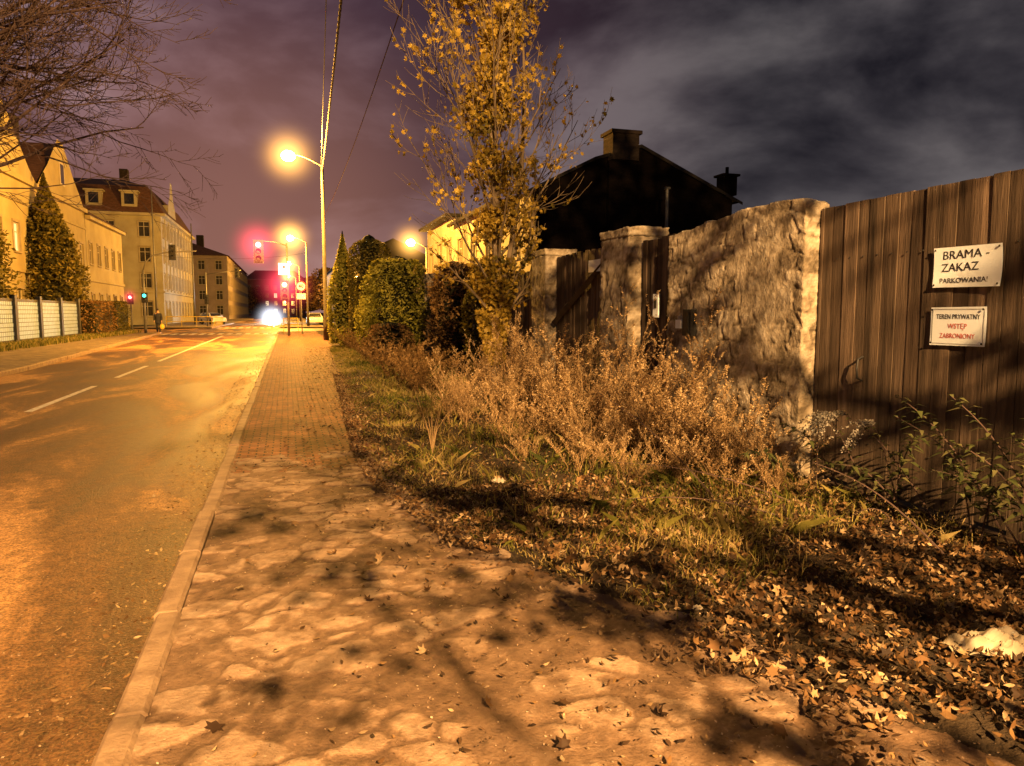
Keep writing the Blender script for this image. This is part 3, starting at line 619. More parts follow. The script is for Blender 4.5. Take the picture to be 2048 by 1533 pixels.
# hedges and conifers
def bush(name,loc,rx,ry,h,shape,n,sz,mat,lab,cat='bush',z0=.15,lump=.16,group=None):
    e=thing(name,loc,lab,cat,group); s=sum(map(ord,lab))%97
    u=rng.random(n); z=u*(h-z0); az=rng.random(n)*6.283; t=z/(h-z0)
    if shape=='cone': rad=np.sin(np.pi*np.clip(t*.62+.30,0,1))**.8*(1-t**3.2)
    elif shape=='column': rad=np.minimum(1,(t*8+.6))*np.sqrt(np.clip(1-np.clip((t-.85)/.15,0,1)**2,0,1))
    elif shape=='box': rad=np.ones(n)
    else: rad=np.sqrt(np.clip(1-(2*t*.82+.18-1)**2,0,1))
    lm=1+lump*2*(fbm(az*2.5+s,z*1.6,3)-.5)+lump*(vn(az*7+s,z*5,6)-.5)
    fr=.8+.25*rng.random(n)
    if shape=='box':
        cs,sn=np.cos(az),np.sin(az); k=1/np.maximum(np.abs(cs),np.abs(sn)); X_=cs*k*rx*lm*fr; Y_=sn*k*ry*lm*fr
        top=rng.random(n)<.25; X_=np.where(top,(rng.random(n)*2-1)*rx,X_); Y_=np.where(top,(rng.random(n)*2-1)*ry,Y_); z=np.where(top,(h-z0)*(.97+.06*rng.random(n)),z)
    else: X_=np.cos(az)*rx*rad*lm*fr; Y_=np.sin(az)*ry*rad*lm*fr
    P=np.stack([loc[0]+X_,loc[1]+Y_,loc[2]+z0+z],1)
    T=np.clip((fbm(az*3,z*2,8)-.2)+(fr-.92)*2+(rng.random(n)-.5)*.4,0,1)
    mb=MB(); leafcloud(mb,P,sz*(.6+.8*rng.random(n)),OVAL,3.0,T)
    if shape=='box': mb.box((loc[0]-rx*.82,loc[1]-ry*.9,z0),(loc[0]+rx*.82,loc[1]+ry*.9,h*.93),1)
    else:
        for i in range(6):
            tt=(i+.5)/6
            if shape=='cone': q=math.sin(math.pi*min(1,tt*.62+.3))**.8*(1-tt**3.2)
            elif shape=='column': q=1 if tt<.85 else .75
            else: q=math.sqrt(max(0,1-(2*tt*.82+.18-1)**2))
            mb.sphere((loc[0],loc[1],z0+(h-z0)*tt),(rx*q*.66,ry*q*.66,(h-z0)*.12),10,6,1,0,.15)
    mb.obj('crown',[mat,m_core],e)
    mb=MB(); mb.tube([(loc[0],loc[1],-.1),(loc[0]+.03,loc[1],h*.5)],[.08,.04],7); mb.obj('trunk',m_bark,e)
bush('thuja_tree',(2.5,34,0),.74,.72,5.0,'cone',7000,.13,m_ygreen,'tall slim conical thuja lit yellow beside pavement','tree')
bush('thuja_tree',(2.9,36.5,0),.6,.6,4.3,'cone',3000,.13,m_ygreen,'smaller conical thuja behind taller one','tree')
bush('clipped_conifer',(3.3,30.5,0),.84,.84,4.5,'column',7000,.11,m_green,'dark dense column clipped flat-topped conifer','tree',lump=.08)
bush('round_bush',(3.6,25.0,0),1.2,1.2,3.3,'round',10000,.1,m_ygreen,'big rounded yellow green bush over plank fence','bush')
bush('round_bush',(3.1,27.5,0),.7,.9,2.1,'round',2500,.09,m_ygreen,'smaller round yellow green bush by fence','bush')
bush('ivy_bush',(4.3,19.3,0),.6,1.3,2.8,'round',4500,.1,m_redsh,'brown ivy mass climbing over plank fence','bush',lump=.35)
bush('ivy_bush',(4.35,16.2,0),.45,.6,2.4,'round',2200,.1,m_green,'dark ivy clump against old fence','bush',lump=.35)
bush('low_bush',(2.95,32,0),.9,1.6,1.1,'round',2500,.09,m_ygreen,'low yellow green bush at pavement edge','bush',z0=0)
bush('low_bush',(3.0,22.5,0),.7,1.3,1.2,'round',2500,.08,m_redsh,'low rusty bush at pavement edge','bush',z0=0)
bush('conifer_tree',(-14.2,53,0),2.0,2.0,9.9,'cone',11000,.24,m_green,'large dark conical conifer behind white panel fence','tree',lump=.25)
bush('garden_bush',(-14.6,43,0),1.3,1.6,6.2,'round',5000,.2,m_green,'tall dark garden bush before yellow house','bush',lump=.5)
bush('trimmed_hedge',(-12,54,0),.7,2.6,2.2,'box',4500,.13,m_redsh,'square trimmed russet hedge beside white fence','hedge')
bush('trimmed_hedge',(-12,59.6,0),.7,2.2,2.25,'box',3500,.13,m_green,'square trimmed green hedge next to pavement','hedge')
# left grass strip
mb=MB(); n=7000; y=28+34*rng.random(n); x=-11.9+1.3*rng.random(n)**1.5; blades(mb,x,y,0*x,.1+.25*rng.random(n),.02)
o=mb.obj('grass_strip',m_grass); o['kind']='stuff'; o['label']='rough grass strip beneath the white fence'; o['category']='grass'
# ---------------- white panel fence ----------------
e=thing('panel_fence',(-12,42,0),'white slatted privacy panel fence with dark steel posts','fence')
ys=[28.2,31.8,35.4,39.0,42.6,46.2,49.8]
for a,c in zip(ys[:-1],ys[1:]):
    mb=MB(); mb.box((-11.985,a+.06,.25),(-11.98,c-.06,2.05),1)
    for i in range(9):
        z=.27+i*.2; k=a+.14; 
        while k<c-.16:
            mb.box((-11.975+(.012 if (i%2) else 0),k,z),(-11.965+(.012 if (i%2) else 0),min(k+.21,c-.14),z+.17),0,.5); k+=.25
    mb.obj('panel',[m_white,m_dkmetal],e)
    for z0_,z1_ in((.16,.25),(2.04,2.16)):
        mb=MB(); mb.box((-12.04,a,z0_),(-11.93,c,z1_)); mb.obj('rail',m_dkmetal,e)
for a in ys:
    mb=MB(); mb.box((-12.05,a-.16,-.05),(-11.84,a+.16,2.34)); mb.obj('post',m_dkmetal,e)
mb=MB(); mb.box((-12.15,28.2,-.05),(-11.85,49.8,.14)); mb.obj('plinth',m_kerb,e)
# ---------------- buildings ----------------
def winmesh(w,h,glass=None,depth=.14):
    mb=MB(); f=.07
    mb.box((-w/2,-depth,0),(-w/2+f,-depth+.06,h)); mb.box((w/2-f,-depth,0),(w/2,-depth+.06,h)); mb.box((-w/2+f,-depth,h-f),(w/2-f,-depth+.06,h)); mb.box((-w/2+f,-depth,0),(w/2-f,-depth+.06,f))
    mb.box((-.035,-depth,f),(.035,-depth+.055,h*.66)); mb.box((-w/2+f,-depth,h*.66),(w/2-f,-depth+.055,h*.66+.06)); mb.box((-.03,-depth,h*.66+.06),(.03,-depth+.05,h-f))
    mb.poly([(-w/2+f,-depth+.012,f),(w/2-f,-depth+.012,f),(w/2-f,-depth+.012,h-f),(-w/2+f,-depth+.012,h-f)],1)
    mb.box((-w/2-.1,-.1,-.1),(w/2+.1,.12,-.004),2)
    mb.box((-w/2-.12,-.0+.003,h+.002),(w/2+.12,.07,h+.16),2)
    mb.box((-w/2-.12,.003,-.002),(-w/2-.01,.04,h),2); mb.box((w/2+.01,.003,-.002),(w/2+.12,.04,h),2)
    return mb.mesh('window',[m_wframe,glass or m_glass,m_trim])
def facade(e,mb,o,ud,L,h,wins,wm,z=Vector((0,0,1)),lit=()):
    o=Vector(o);ud=Vector(ud);nr=z.cross(ud)
    U=sorted(set([0,L]+[v for w in wins for v in(w[0],w[1])])); Z=sorted(set([-.1,h]+[v for w in wins for v in(w[2],w[3])]))
    for i in range(len(U)-1):
        for j in range(len(Z)-1):
            cu,cz=(U[i]+U[i+1])/2,(Z[j]+Z[j+1])/2
            if any(w[0]<cu<w[1] and w[2]<cz<w[3] for w in wins): continue
            mb.poly([o+ud*U[i+1]+z*Z[j],o+ud*U[i]+z*Z[j],o+ud*U[i]+z*Z[j+1],o+ud*U[i+1]+z*Z[j+1]])
    for n_,w in enumerate(wins):
        a=o+ud*w[0]+z*w[2];b_=o+ud*w[1]+z*w[2];c=o+ud*w[1]+z*w[3];d=o+ud*w[0]+z*w[3]; k=nr*-.18
        for p,q in((a,b_),(b_,c),(c,d),(d,a)): mb.poly([p,q,q+k,p+k])
        mid=o+ud*(w[0]+w[1])/2+z*w[2]
        Mx=Matrix(((ud.x,nr.x,0,mid.x),(ud.y,nr.y,0,mid.y),(0,0,1,mid.z),(0,0,0,1)))
        wme=wm[1] if (len(wm)>1 and n_ in lit) else wm[0]
        link('window',wme,e,mat=Mx)
def gridw(L,ncol,w,rows,h,marg=None):
    out=[]; sp=L/ncol
    for z in rows:
        for i in range(ncol): c=sp*(i+.5); out.append((c-w/2,c+w/2,z,z+h))
    return out
wm1=[winmesh(1.1,1.7),winmesh(1.1,1.7,e_win)]; wm2=[winmesh(1.3,1.9),winmesh(1.3,1.9,e_win)]
def gabledsec(e,y0,y1,x,back,eave,peak,ncol,rows,wall,lit=()):
    mb=MB(); L=y1-y0; facade(e,mb,(x,y1,0),(0,-1,0),L,eave,gridw(L,ncol,1.1,rows,1.7),wm1,lit=lit)
    ym=(y0+y1)/2
    mb.poly([(x,y0,eave),(x,y0+L*.1,eave+.9),(x,y0+L*.22,eave+(peak-eave)*.45),(x,ym-.6,peak),(x,ym+.6,peak),(x,y1-L*.22,eave+(peak-eave)*.45),(x,y1-L*.1,eave+.9),(x,y1,eave)])
    mb.poly([(x,y0,-.1),(x,y0,eave),(back,y0,eave),(back,y0,-.1)]); mb.poly([(x,y1,-.1),(x,y1,eave),(back,y1,eave),(back,y1,-.1)])
    mb.poly([(back,y0,-.1),(back,y1,-.1),(back,y1,eave),(back,ym,peak),(back,y0,eave)])
    mb.box((x+.003,y0,3.9),(x+.12,y1,4.1)); mb.box((x+.003,y0,eave-.3),(x+.25,y1,eave)); mb.box((x+.003,y0,8.0),(x+.1,y1,8.15))
    mb.obj('wall',wall,e)
    mb=MB(); mb.poly([(x-.1,y0-.3,eave-.1),(x-.1,ym,peak-.2),(back,ym,peak-.2),(back,y0-.3,eave-.1)]); mb.poly([(x-.1,y1+.3,eave-.1),(x-.1,ym,peak-.2),(back,ym,peak-.2),(back,y1+.3,eave-.1)])
    mb.obj('roof',m_roof,e)
    mb=MB(); mb.box((x+.004,ym-.55,eave+.9),(x+.05,ym+.55,eave+2.5),0); mb.box((x+.051,ym-.42,eave+1.02),(x+.056,ym+.42,eave+2.38),1); mb.obj('attic_window',[m_wframe,m_glass],e)
e=thing('gabled_house',(-20,60,0),'long two-storey yellow plaster house with curved street gables','building')
gabledsec(e,40,54.5,-15,-27,9.6,14.6,5,(1.2,5.1),m_plaster,(6,))
gabledsec(e,54.55,66,-15,-27,9.6,13.6,4,(1.2,5.1),m_plaster)
mb=MB(); facade(e,mb,(-15,79.5,0),(0,-1,0),13.4,9.2,gridw(13.4,5,1.1,(1.3,5.4),1.7),wm1); mb.poly([(-15,79.5,-.1),(-15,79.5,9.2),(-27,79.5,9.2),(-27,79.5,-.1)]); mb.box((-14.997,66.1,4.0),(-14.88,79.5,4.2)); mb.box((-14.997,66.1,8.9),(-14.6,79.5,9.2)); mb.obj('wall',m_plaster,e)
mb=MB(); mb.poly([(-14.5,66.1,9.15),(-14.5,79.8,9.15),(-21,79.8,13),(-21,66.1,13)]); mb.poly([(-27.4,66.1,9.15),(-27.4,79.8,9.15),(-21,79.8,13),(-21,66.1,13)]); mb.poly([(-14.5,79.8,9.15),(-27.4,79.8,9.15),(-21,79.8,13)])
mb.obj('roof',m_roof,e)
mb=MB(); mb.box((-19,61,11),(-18,62.2,15.5)); mb.obj('chimney',m_chim,e)
# building B mansard
e=thing('mansard_tenement',(-20,118,0),'four-storey cream tenement with tiled mansard roof and dormer gable','building')
mb=MB(); 
facade(e,mb,(-15,136,0),(0,-1,0),32,14,gridw(32,10,1.3,(1.0,4.6,7.9,11.1),1.9),wm2)
facade(e,mb,(-15,104,0),(-1,0,0),16,14,gridw(16,4,1.3,(1.0,4.6,7.9,11.1),1.9),wm2,lit=(9,))
mb.poly([(-15,136,-.1),(-15,136,14),(-31,136,14),(-31,136,-.1)])
mb.box((-14.997,103.8,4.0),(-14.8,136,4.2)); mb.box((-14.997,103.6,13.7),(-14.4,136.2,14.05)); mb.box((-31,103.4,13.7),(-14.999,103.997,14.05)); mb.box((-31,103.8,4.0),(-15.0,103.997,4.2))
for i in range(9): mb.box((-14.997,107+i*3.2-.15,4.21),(-14.85,107+i*3.2+.15,13.69))
mb.poly([(-14.95,110,14.05),(-14.95,118,14.05),(-14.95,117,16.2),(-14.95,115.5,17.4),(-14.95,114.8,19.4),(-14.95,113.2,19.4),(-14.95,112.5,17.4),(-14.95,111,16.2)]); mb.box((-17.5,110.6,14.06),(-14.96,117.4,16.0))
mb.obj('wall',m_plaster2,e)
mb=MB(); a=[(-14.5,103.5,14.05),(-14.5,136.3,14.05),(-31,136.3,14.05),(-31,103.5,14.05)]; b_=[(-16.6,105.6,17.6),(-16.6,134.2,17.6),(-29,134.2,17.6),(-29,105.6,17.6)]; c=[(-20,110,19),(-20,130,19),(-26,130,19),(-26,110,19)]
for lo,hi in((a,b_),(b_,c)):
    for i in range(4): mb.poly([lo[i],lo[(i+1)%4],hi[(i+1)%4],hi[i]])
mb.poly(c); mb.obj('roof',m_roof,e)
for x_ in(-18.5,-22.5): 
    mb=MB(); mb.box((x_-.9,103.9,14.8),(x_+.9,105.6,16.6)); mb.box((x_-1.1,103.7,16.61),(x_+1.1,105.9,16.8)); mb.box((x_-.55,103.88,15.1),(x_+.55,103.899,16.4),1); mb.obj('dormer',[m_plaster2,m_glass],e)
mb=MB(); mb.box((-21,112,17),(-20,113.2,20.8)); mb.obj('chimney',m_chim,e)
mb=MB(); mb.box((-21,125,17),(-20,126.2,20.8)); mb.obj('chimney',m_chim,e)
# building C
e=thing('grey_apartment_block',(-16,190,0),'four-storey grey brown apartment block with hipped dark roof','building')
mb=MB(); facade(e,mb,(-11.5,250,0),(0,-1,0),85,13.2,gridw(85,22,1.3,(1,4.1,7.2,10.3),1.9),wm2)
facade(e,mb,(-11.5,165,0),(-1,0,0),20,13.2,gridw(20,6,1.3,(1,4.1,7.2,10.3),1.9),wm2,lit=(2,)); mb.obj('wall',m_plaster3,e)
mb=MB(); mb.poly([(-11,164.5,13.2),(-32,164.5,13.2),(-21,171,17)]); mb.poly([(-11,164.5,13.2),(-11,250,13.2),(-21,246,17),(-21,171,17)]); mb.poly([(-32,164.5,13.2),(-32,250,13.2),(-21,246,17),(-21,171,17)]); mb.obj('roof',m_roof,e)
mb=MB(); mb.box((-18,172,14),(-16.6,173.5,18)); mb.obj('chimney',m_chim,e)
# building D end
e=thing('end_apartment_block',(0,325,0),'distant apartment block, its walls coloured as red-lit, closing the street','building')
mb=MB(); facade(e,mb,(8,322,0),(-1,0,0),24,15,gridw(24,7,1.3,(1,4.2,7.4,10.6),1.9),wm2,lit=(3,11,17)); mb.poly([(-16,322,-.1),(-16,322,15),(-16,336,15),(-16,336,-.1)]); mb.obj('wall',m_redlit,e)
mb=MB(); mb.poly([(8.5,321.5,15),(-16.5,321.5,15),(-12,329,19),(4,329,19)]); mb.poly([(8.5,321.5,15),(8.5,336,15),(4,329,19)]); mb.obj('roof',m_roof,e)
e=thing('corner_shop_house',(14,100,0),'low dim two-storey house past the crossing','building')
mb=MB(); facade(e,mb,(6,86,0),(0,1,0),30,7,gridw(30,8,1.1,(1,4),1.7),wm1,lit=(2,)); facade(e,mb,(18,86,0),(-1,0,0),12,7,gridw(12,3,1.1,(1,4),1.7),wm1); mb.obj('wall',m_plaster3,e)
mb=MB(); mb.poly([(5.6,85.6,7),(5.6,116,7),(12,116,10),(12,85.6,10)]); mb.poly([(18.4,85.6,7),(18.4,116,7),(12,116,10),(12,85.6,10)]); mb.poly([(5.6,85.7,7),(18.4,85.7,7),(12,85.7,10)]); mb.obj('roof',m_dkroof,e)
# dark house right
e=thing('dark_brick_house',(15,32,0),'very dark brick house with tall chimney behind the fence','building')
mb=MB(); x0,x1,y0,y1=10.1,19.9,30,35
mb.poly([(x0,y0,-.1),(x1,y0,-.1),(x1,y0,6.7),(15.1,y0,8.8),(12.9,y0,8.15),(x0,y0,6.75)]); mb.poly([(x1,y0,-.1),(x1,y1,-.1),(x1,y1,6.7),(x1,y0,6.7)])
mb.box((13.55,29.75,-.1),(14.9,29.995,8.1))
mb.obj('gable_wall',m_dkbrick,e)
mb=MB(); facade(e,mb,(x0,30.01,0),(0,1,0),4.9,6.7,[(1.7,2.8,4.0,5.7)],wm1); mb.obj('side_wall',m_plaster2,e)
mb=MB()
for (xa,za),(xb,zb) in (((9.8,6.65),(12.9,8.2)),((12.9,8.2),(15.1,8.86)),((15.1,8.86),(20.3,6.6))):
    mb.poly([(xa,y0-.25,za),(xb,y0-.25,zb),(xb,y1,zb),(xa,y1,za)]); mb.poly([(xa,y0-.25,za-.14),(xb,y0-.25,zb-.14),(xb,y0-.25,zb),(xa,y0-.25,za)])
mb.obj('roof',m_dkroof,e)
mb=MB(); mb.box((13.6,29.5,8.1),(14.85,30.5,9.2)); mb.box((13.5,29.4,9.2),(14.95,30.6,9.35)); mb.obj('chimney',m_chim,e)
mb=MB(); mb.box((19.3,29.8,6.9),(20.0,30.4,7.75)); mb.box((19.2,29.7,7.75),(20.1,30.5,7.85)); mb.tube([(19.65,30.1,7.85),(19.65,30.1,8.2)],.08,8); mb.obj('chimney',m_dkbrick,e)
mb=MB(); mb.tube([(15.2,27.6,0),(15.2,27.6,6.6)],.07,8); mb.box((15.1,27.5,6.6),(15.3,27.7,6.68)); o=mb.obj('vent_pipe',m_metal); o['label']='tall thin metal pipe standing before dark house'; o['category']='pipe'
e=thing('pale_house',(15,46,0),'pale two-storey plaster house with flat dark roof behind fence','building')
mb=MB(); facade(e,mb,(10.1,35.2,0),(0,1,0),9.8,6.9,gridw(9.8,3,1.1,(1,4.2),1.7),wm1); facade(e,mb,(10.1,45.02,0),(0,1,0),9,7.4,gridw(9,3,1.1,(1,4.4),1.7),wm1); mb.poly([(10.1,45.01,6.9),(20,45.01,6.9),(20,45.01,7.4),(10.1,45.01,7.4)]); mb.obj('wall',m_plaster2,e)
mb=MB(); mb.poly([(9.7,35.2,6.92),(9.7,45.0,6.92),(15,45,8.1),(15,35.2,8.1)]); mb.box((9.5,44.8,7.42),(20,54.3,7.6)); mb.box((9.62,35.2,6.75),(9.8,45,6.91)); mb.obj('roof',m_dkroof,e)
# ---------------- lamps ----------------
def light(name,loc,power,c,r=.15,spot=None):
    l=bpy.data.lights.new(name,'POINT' if spot is None else 'SPOT'); l.energy=power; l.color=c; l.shadow_soft_size=r
    if spot: l.spot_size=spot; l.spot_blend=.6
    return l
SOD=(1,.46,.065)
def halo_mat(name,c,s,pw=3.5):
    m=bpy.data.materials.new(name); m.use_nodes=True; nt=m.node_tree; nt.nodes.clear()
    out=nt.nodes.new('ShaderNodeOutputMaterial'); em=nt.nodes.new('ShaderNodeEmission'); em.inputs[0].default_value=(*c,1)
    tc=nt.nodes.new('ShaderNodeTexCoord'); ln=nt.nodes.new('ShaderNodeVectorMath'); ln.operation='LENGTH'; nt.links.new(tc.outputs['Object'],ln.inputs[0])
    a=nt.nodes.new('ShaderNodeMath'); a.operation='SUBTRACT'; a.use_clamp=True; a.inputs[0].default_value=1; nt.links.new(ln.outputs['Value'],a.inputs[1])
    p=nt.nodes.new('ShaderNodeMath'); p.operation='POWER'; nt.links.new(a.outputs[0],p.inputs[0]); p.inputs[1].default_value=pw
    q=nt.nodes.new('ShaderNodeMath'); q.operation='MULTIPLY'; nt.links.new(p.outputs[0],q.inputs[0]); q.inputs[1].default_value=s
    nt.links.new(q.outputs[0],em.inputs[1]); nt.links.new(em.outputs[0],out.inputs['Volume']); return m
h_sod=halo_mat('added_sodium_glow',(1,.46,.09),4.2,5); h_red=halo_mat('added_red_glow',(1,.06,.10),2.8,4.2); h_wh=halo_mat('added_white_glow',(.85,.88,1),3.4,4.2)  # painted glare around lamps: volumes that only emit, no real mist
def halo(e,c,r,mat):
    mb=MB(); mb.sphere((0,0,0),1,24,14); link('added_glow',mb.mesh('added_glow',mat,True),e,mat=Matrix.Translation(c)@Matrix.Diagonal((r,r,r,1)))  # added glowing ball that imitates the halo round a light source
def lamp(x,y,h,arm,power,lab,glow=1.5,c=SOD,em=None,lr=.18):
    e=thing('street_lamp',(x,y,0),lab,'street lamp','sodium street lamps along the pavement')
    mb=MB(); mb.tube([(x,y,-.1),(x,y,.9),(x,y,.95),(x,y,h-.3)],[.15,.145,.12,.075],12); mb.obj('pole',m_conc,e,True)
    mb=MB(); pts=[(x,y,h-.9)]; 
    for i in range(8):
        t=i/7; pts.append((x-arm*t*.95,y,h-.3+.55*math.sin(t*1.5)))
    mb.tube(pts,.04,8); mb.obj('arm',m_conc,e,True)
    hx=x-arm*1.05; hz=h+.2
    mb=MB(); vs=[];fs=[]
    L=[(.38,.05,.05),(.2,.12,.1),(-.1,.17,.13),(-.35,.13,.09),(-.42,.05,.03)]
    for dx,w,hh in L:
        for j in range(10):
            a=math.pi*j/9; vs.append((hx+dx,y+w*math.cos(a),hz+hh*math.sin(a)))
    for i in range(4):
        for j in range(9): fs.append((i*10+j,i*10+j+1,i*10+11+j,i*10+10+j))
    mb.add(vs,fs); hd=mb.obj('lamp_head',m_metal,e,True)
    mb=MB(); mb.sphere((hx-.08,y,hz-.06),(.36,.24,.28),14,8); mb.obj('lamp_glass',em or e_sod,hd,True)
    l=light('lamp_light',None,power,c,lr); lo=bpy.data.objects.new('lamp_light',l); col.objects.link(lo); lo.parent=e; lo.location=(hx-.08-x,0,hz-.58)
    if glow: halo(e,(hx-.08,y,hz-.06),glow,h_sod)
    return e
lamp(2.1,42,9.75,1.6,36000,'tall concrete sodium street lamp with curved arm, lit',2.7)
lamp(2.3,84,9.4,1.5,26000,'tall sodium street lamp beyond the crossing, lit',3.8)
lamp(2.3,128,9.4,1.5,20000,'distant sodium street lamp over the road, lit',3.8)
lamp(2.3,172,9.4,1.5,20000,'distant sodium street lamp over the road, lit',3.8)
lamp(11.5,62,7.2,1.2,8000,'sodium street lamp behind hedges, lit',2.8)
lamp(2.0,-10,8.6,1.6,56000,'street lamp standing behind, warm light through branches',0,(1,.55,.20),lr=.05)
# cables
def cable(p,q,sag,r,mat,lab,tw=False):
    mb=MB(); p=Vector(p);q=Vector(q); pts=[p.lerp(q,i/40)-Vector((0,0,sag*4*(i/40)*(1-i/40))) for i in range(41)]
    if tw:
        N=320
        for ph in(0,2.1,4.2):
            pp=[]
            for i in range(N+1):
                t=i/N; b_=p.lerp(q,t)-Vector((0,0,sag*4*t*(1-t))); a=t*260+ph; pp.append(b_+Vector((math.cos(a)*r,0,math.sin(a)*r)))
            mb.tube(pp,r*.9,4,0,.5,False)
    else: mb.tube(pts,r,4)
    o=mb.obj('overhead_cable',mat); o['label']=lab; o['category']='cable'
cable((2.1,41.9,9.3),(.75,-6,9.4),.55,.02,m_wire,'twisted overhead power cable strung between street lamps',True)
cable((2.0,41.9,8.7),(.2,-6,9.6),.1,.012,m_black,'thin black overhead wire above the pavement')
cable((2.1,41.9,6.7),(2.4,-4,9.3),.9,.012,m_wire,'thin sagging overhead telephone wire')
cable((-10,60,5.8),(2.3,84,8),.5,.012,m_black,'thin wire crossing above the junction')
# ---------------- traffic lights ----------------
def head(e,c,lit,size=1.0,back=False,name='signal_head',emi=None,n=3):
    x,y,z=c; w=.17*size; hh=(.5 if n==3 else .34)*size; mb=MB()
    mb.box((x-w,y,z-hh),(x+w,y+.2*size,z+hh)); mb.box((x-w-.07*size,y+.08,z-hh-.07*size),(x+w+.07*size,y+.1,z+hh+.07*size))
    for i in range(n):
        zc=z+hh-(i+.5)*2*hh/n; k=[]
        for j in range(9):
            a=math.pi*j/8; k.append((math.cos(a)*.13*size,math.sin(a)*.13*size))
        for (a1,b1),(a2,b2) in zip(k[:-1],k[1:]): mb.poly([(x+a1,y,zc+b1),(x+a2,y,zc+b2),(x+a2,y-.22*size,zc+b2),(x+a1,y-.22*size,zc+b1)])
    hd=mb.obj(name,m_black,e)
    for i in range(n):
        zc=z+hh-(i+.5)*2*hh/n; mb=MB(); mb.sphere((x,y-.005,zc),(.135*size,.03,.135*size),14,8)
        mb.obj('lens',(emi if i==lit else m_dkmetal),hd,True)
    return hd
e=thing('traffic_light',(.15,50,0),'grey traffic light mast with arm over the road, red lit','traffic light','traffic lights at the crossing')
mb=MB(); mb.tube([(.15,50.3,-.1),(.15,50.3,6.0)],[.09,.06],10); mb.obj('pole',m_metal,e,True)
mb=MB(); mb.tube([(.15,50.3,5.85),(-.6,50.3,6.05),(-1.75,50.3,6.1)],.04,8); mb.obj('arm',m_metal,e,True)
head(e,(-1.58,50,5.4),0,1.3,emi=e_red); head(e,(-.05,50,2.95),0,1.1,emi=e_org)
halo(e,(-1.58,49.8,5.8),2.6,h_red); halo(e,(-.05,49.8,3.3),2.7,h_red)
mb=MB(); mb.box((-.4,50.1,3.95),(.3,50.14,4.7)); bd=mb.obj('sign_board',EM('lit_sign_board',(.75,.8,1),1.2),e)
mb=MB(); mb.box((-.075,50.09,4.1),(-.025,50.098,4.5)); mb.poly([(-.17,50.09,4.4),(.07,50.09,4.4),(-.05,50.09,4.58)]); mb.obj('arrow',m_blackp,bd)
for nm,loc_,cc,pw in(('a',(-1.58,49.3,5.8),(1,.05,.08),500),('b',(-.05,49.3,3.3),(1,.12,.05),700)):
    l=light('signal_light',None,pw,cc,.12); lo=bpy.data.objects.new('signal_light',l); col.objects.link(lo); lo.parent=e; lo.location=Vector(loc_)-WL[e.name]
e=thing('traffic_light',(-10,60,0),'grey traffic light mast with curved arm over the lanes','traffic light','traffic lights at the crossing')
mb=MB(); mb.tube([(-10,60,-.1),(-10,60,4.6)],[.1,.07],10); mb.obj('pole',m_metal,e,True)
mb=MB(); mb.tube([(-10,60,4.55),(-9.8,60,5.2),(-9.3,60,5.7),(-8.4,60,5.95),(-6.3,60,6.1)],.05,8); mb.obj('arm',m_metal,e,True)
head(e,(-7.95,59.8,5.95),5,1.0); head(e,(-9.95,59.75,2.6),0,.9,emi=e_cyan,n=2)
e=thing('traffic_light',(-11.2,61.5,0),'short pedestrian signal post showing red','traffic light','traffic lights at the crossing')
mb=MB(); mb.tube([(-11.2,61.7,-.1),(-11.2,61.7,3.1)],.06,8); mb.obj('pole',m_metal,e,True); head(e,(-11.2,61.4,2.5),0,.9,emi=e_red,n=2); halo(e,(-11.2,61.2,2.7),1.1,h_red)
e=thing('traffic_light',(-8.2,86,0),'distant traffic signal post by yellow railing','traffic light','traffic lights at the crossing')
mb=MB(); mb.tube([(-8.2,86,-.1),(-8.2,86,5.8)],.07,8); mb.tube([(-8.2,86,5.6),(-4.6,86,6.1)],.04,8); mb.obj('pole',m_metal,e,True); head(e,(-5,85.8,5.8),5,1.0); head(e,(-8.2,85.8,2.9),5,.9)
# speed sign
e=thing('speed_limit_sign',(1.05,54,0),'round red rimmed 40 sign above small white plate','sign')
mb=MB(); mb.tube([(1.05,54,-.1),(1.05,54,3.7)],.035,8); mb.obj('post',m_metal,e,True)
def disc(mb,x,y,z,r,mi=0,n=28): mb.poly([(x+r*math.cos(2*math.pi*i/n),y,z+r*math.sin(2*math.pi*i/n)) for i in range(n)],mi)
mb=MB(); disc(mb,1.05,53.95,3.35,.36,0); disc(mb,1.05,53.945,3.35,.28,1); disc(mb,1.05,53.953,3.35,.36,2); mb.obj('disc',[m_redp,m_signw,m_metal],e)
me=textmesh('40',.34,m_blackp,bold=.01); me.transform(Matrix(((1,0,0,1.05),(0,0,-1,53.935),(0,1,0,3.35),(0,0,0,1)))); link('lettering',me,e)
mb=MB(); mb.box((.75,53.94,2.45),(1.35,53.955,2.85)); mb.obj('plate',m_signw,e)
# railings
def rail(pts,lab):
    e=thing('guard_railing',(pts[0][0],pts[0][1],0),lab,'railing','yellow railings at the crossing'); mb=MB()
    for (xa,ya),(xb,yb) in zip(pts[:-1],pts[1:]):
        L=math.hypot(xb-xa,yb-ya); n=max(1,round(L/1.6))
        for z in(.55,1.05): mb.tube([(xa,ya,z),(xb,yb,z)],.035,6)
        for i in range(n+1):
            t=i/n; mb.tube([(xa+(xb-xa)*t,ya+(yb-ya)*t,-.05),(xa+(xb-xa)*t,ya+(yb-ya)*t,1.05)],.035,6)
    mb.obj('bars',m_yel,e)
rail([(-.2,59),(-.2,62),(.9,62)],'short yellow tubular railing at pavement corner'); rail([(-12,84),(-7.6,84),(-7.6,98)],'long yellow tubular railing along far pavement'); rail([(-14.6,64),(-14.6,79)],'yellow tubular railing before tenement')
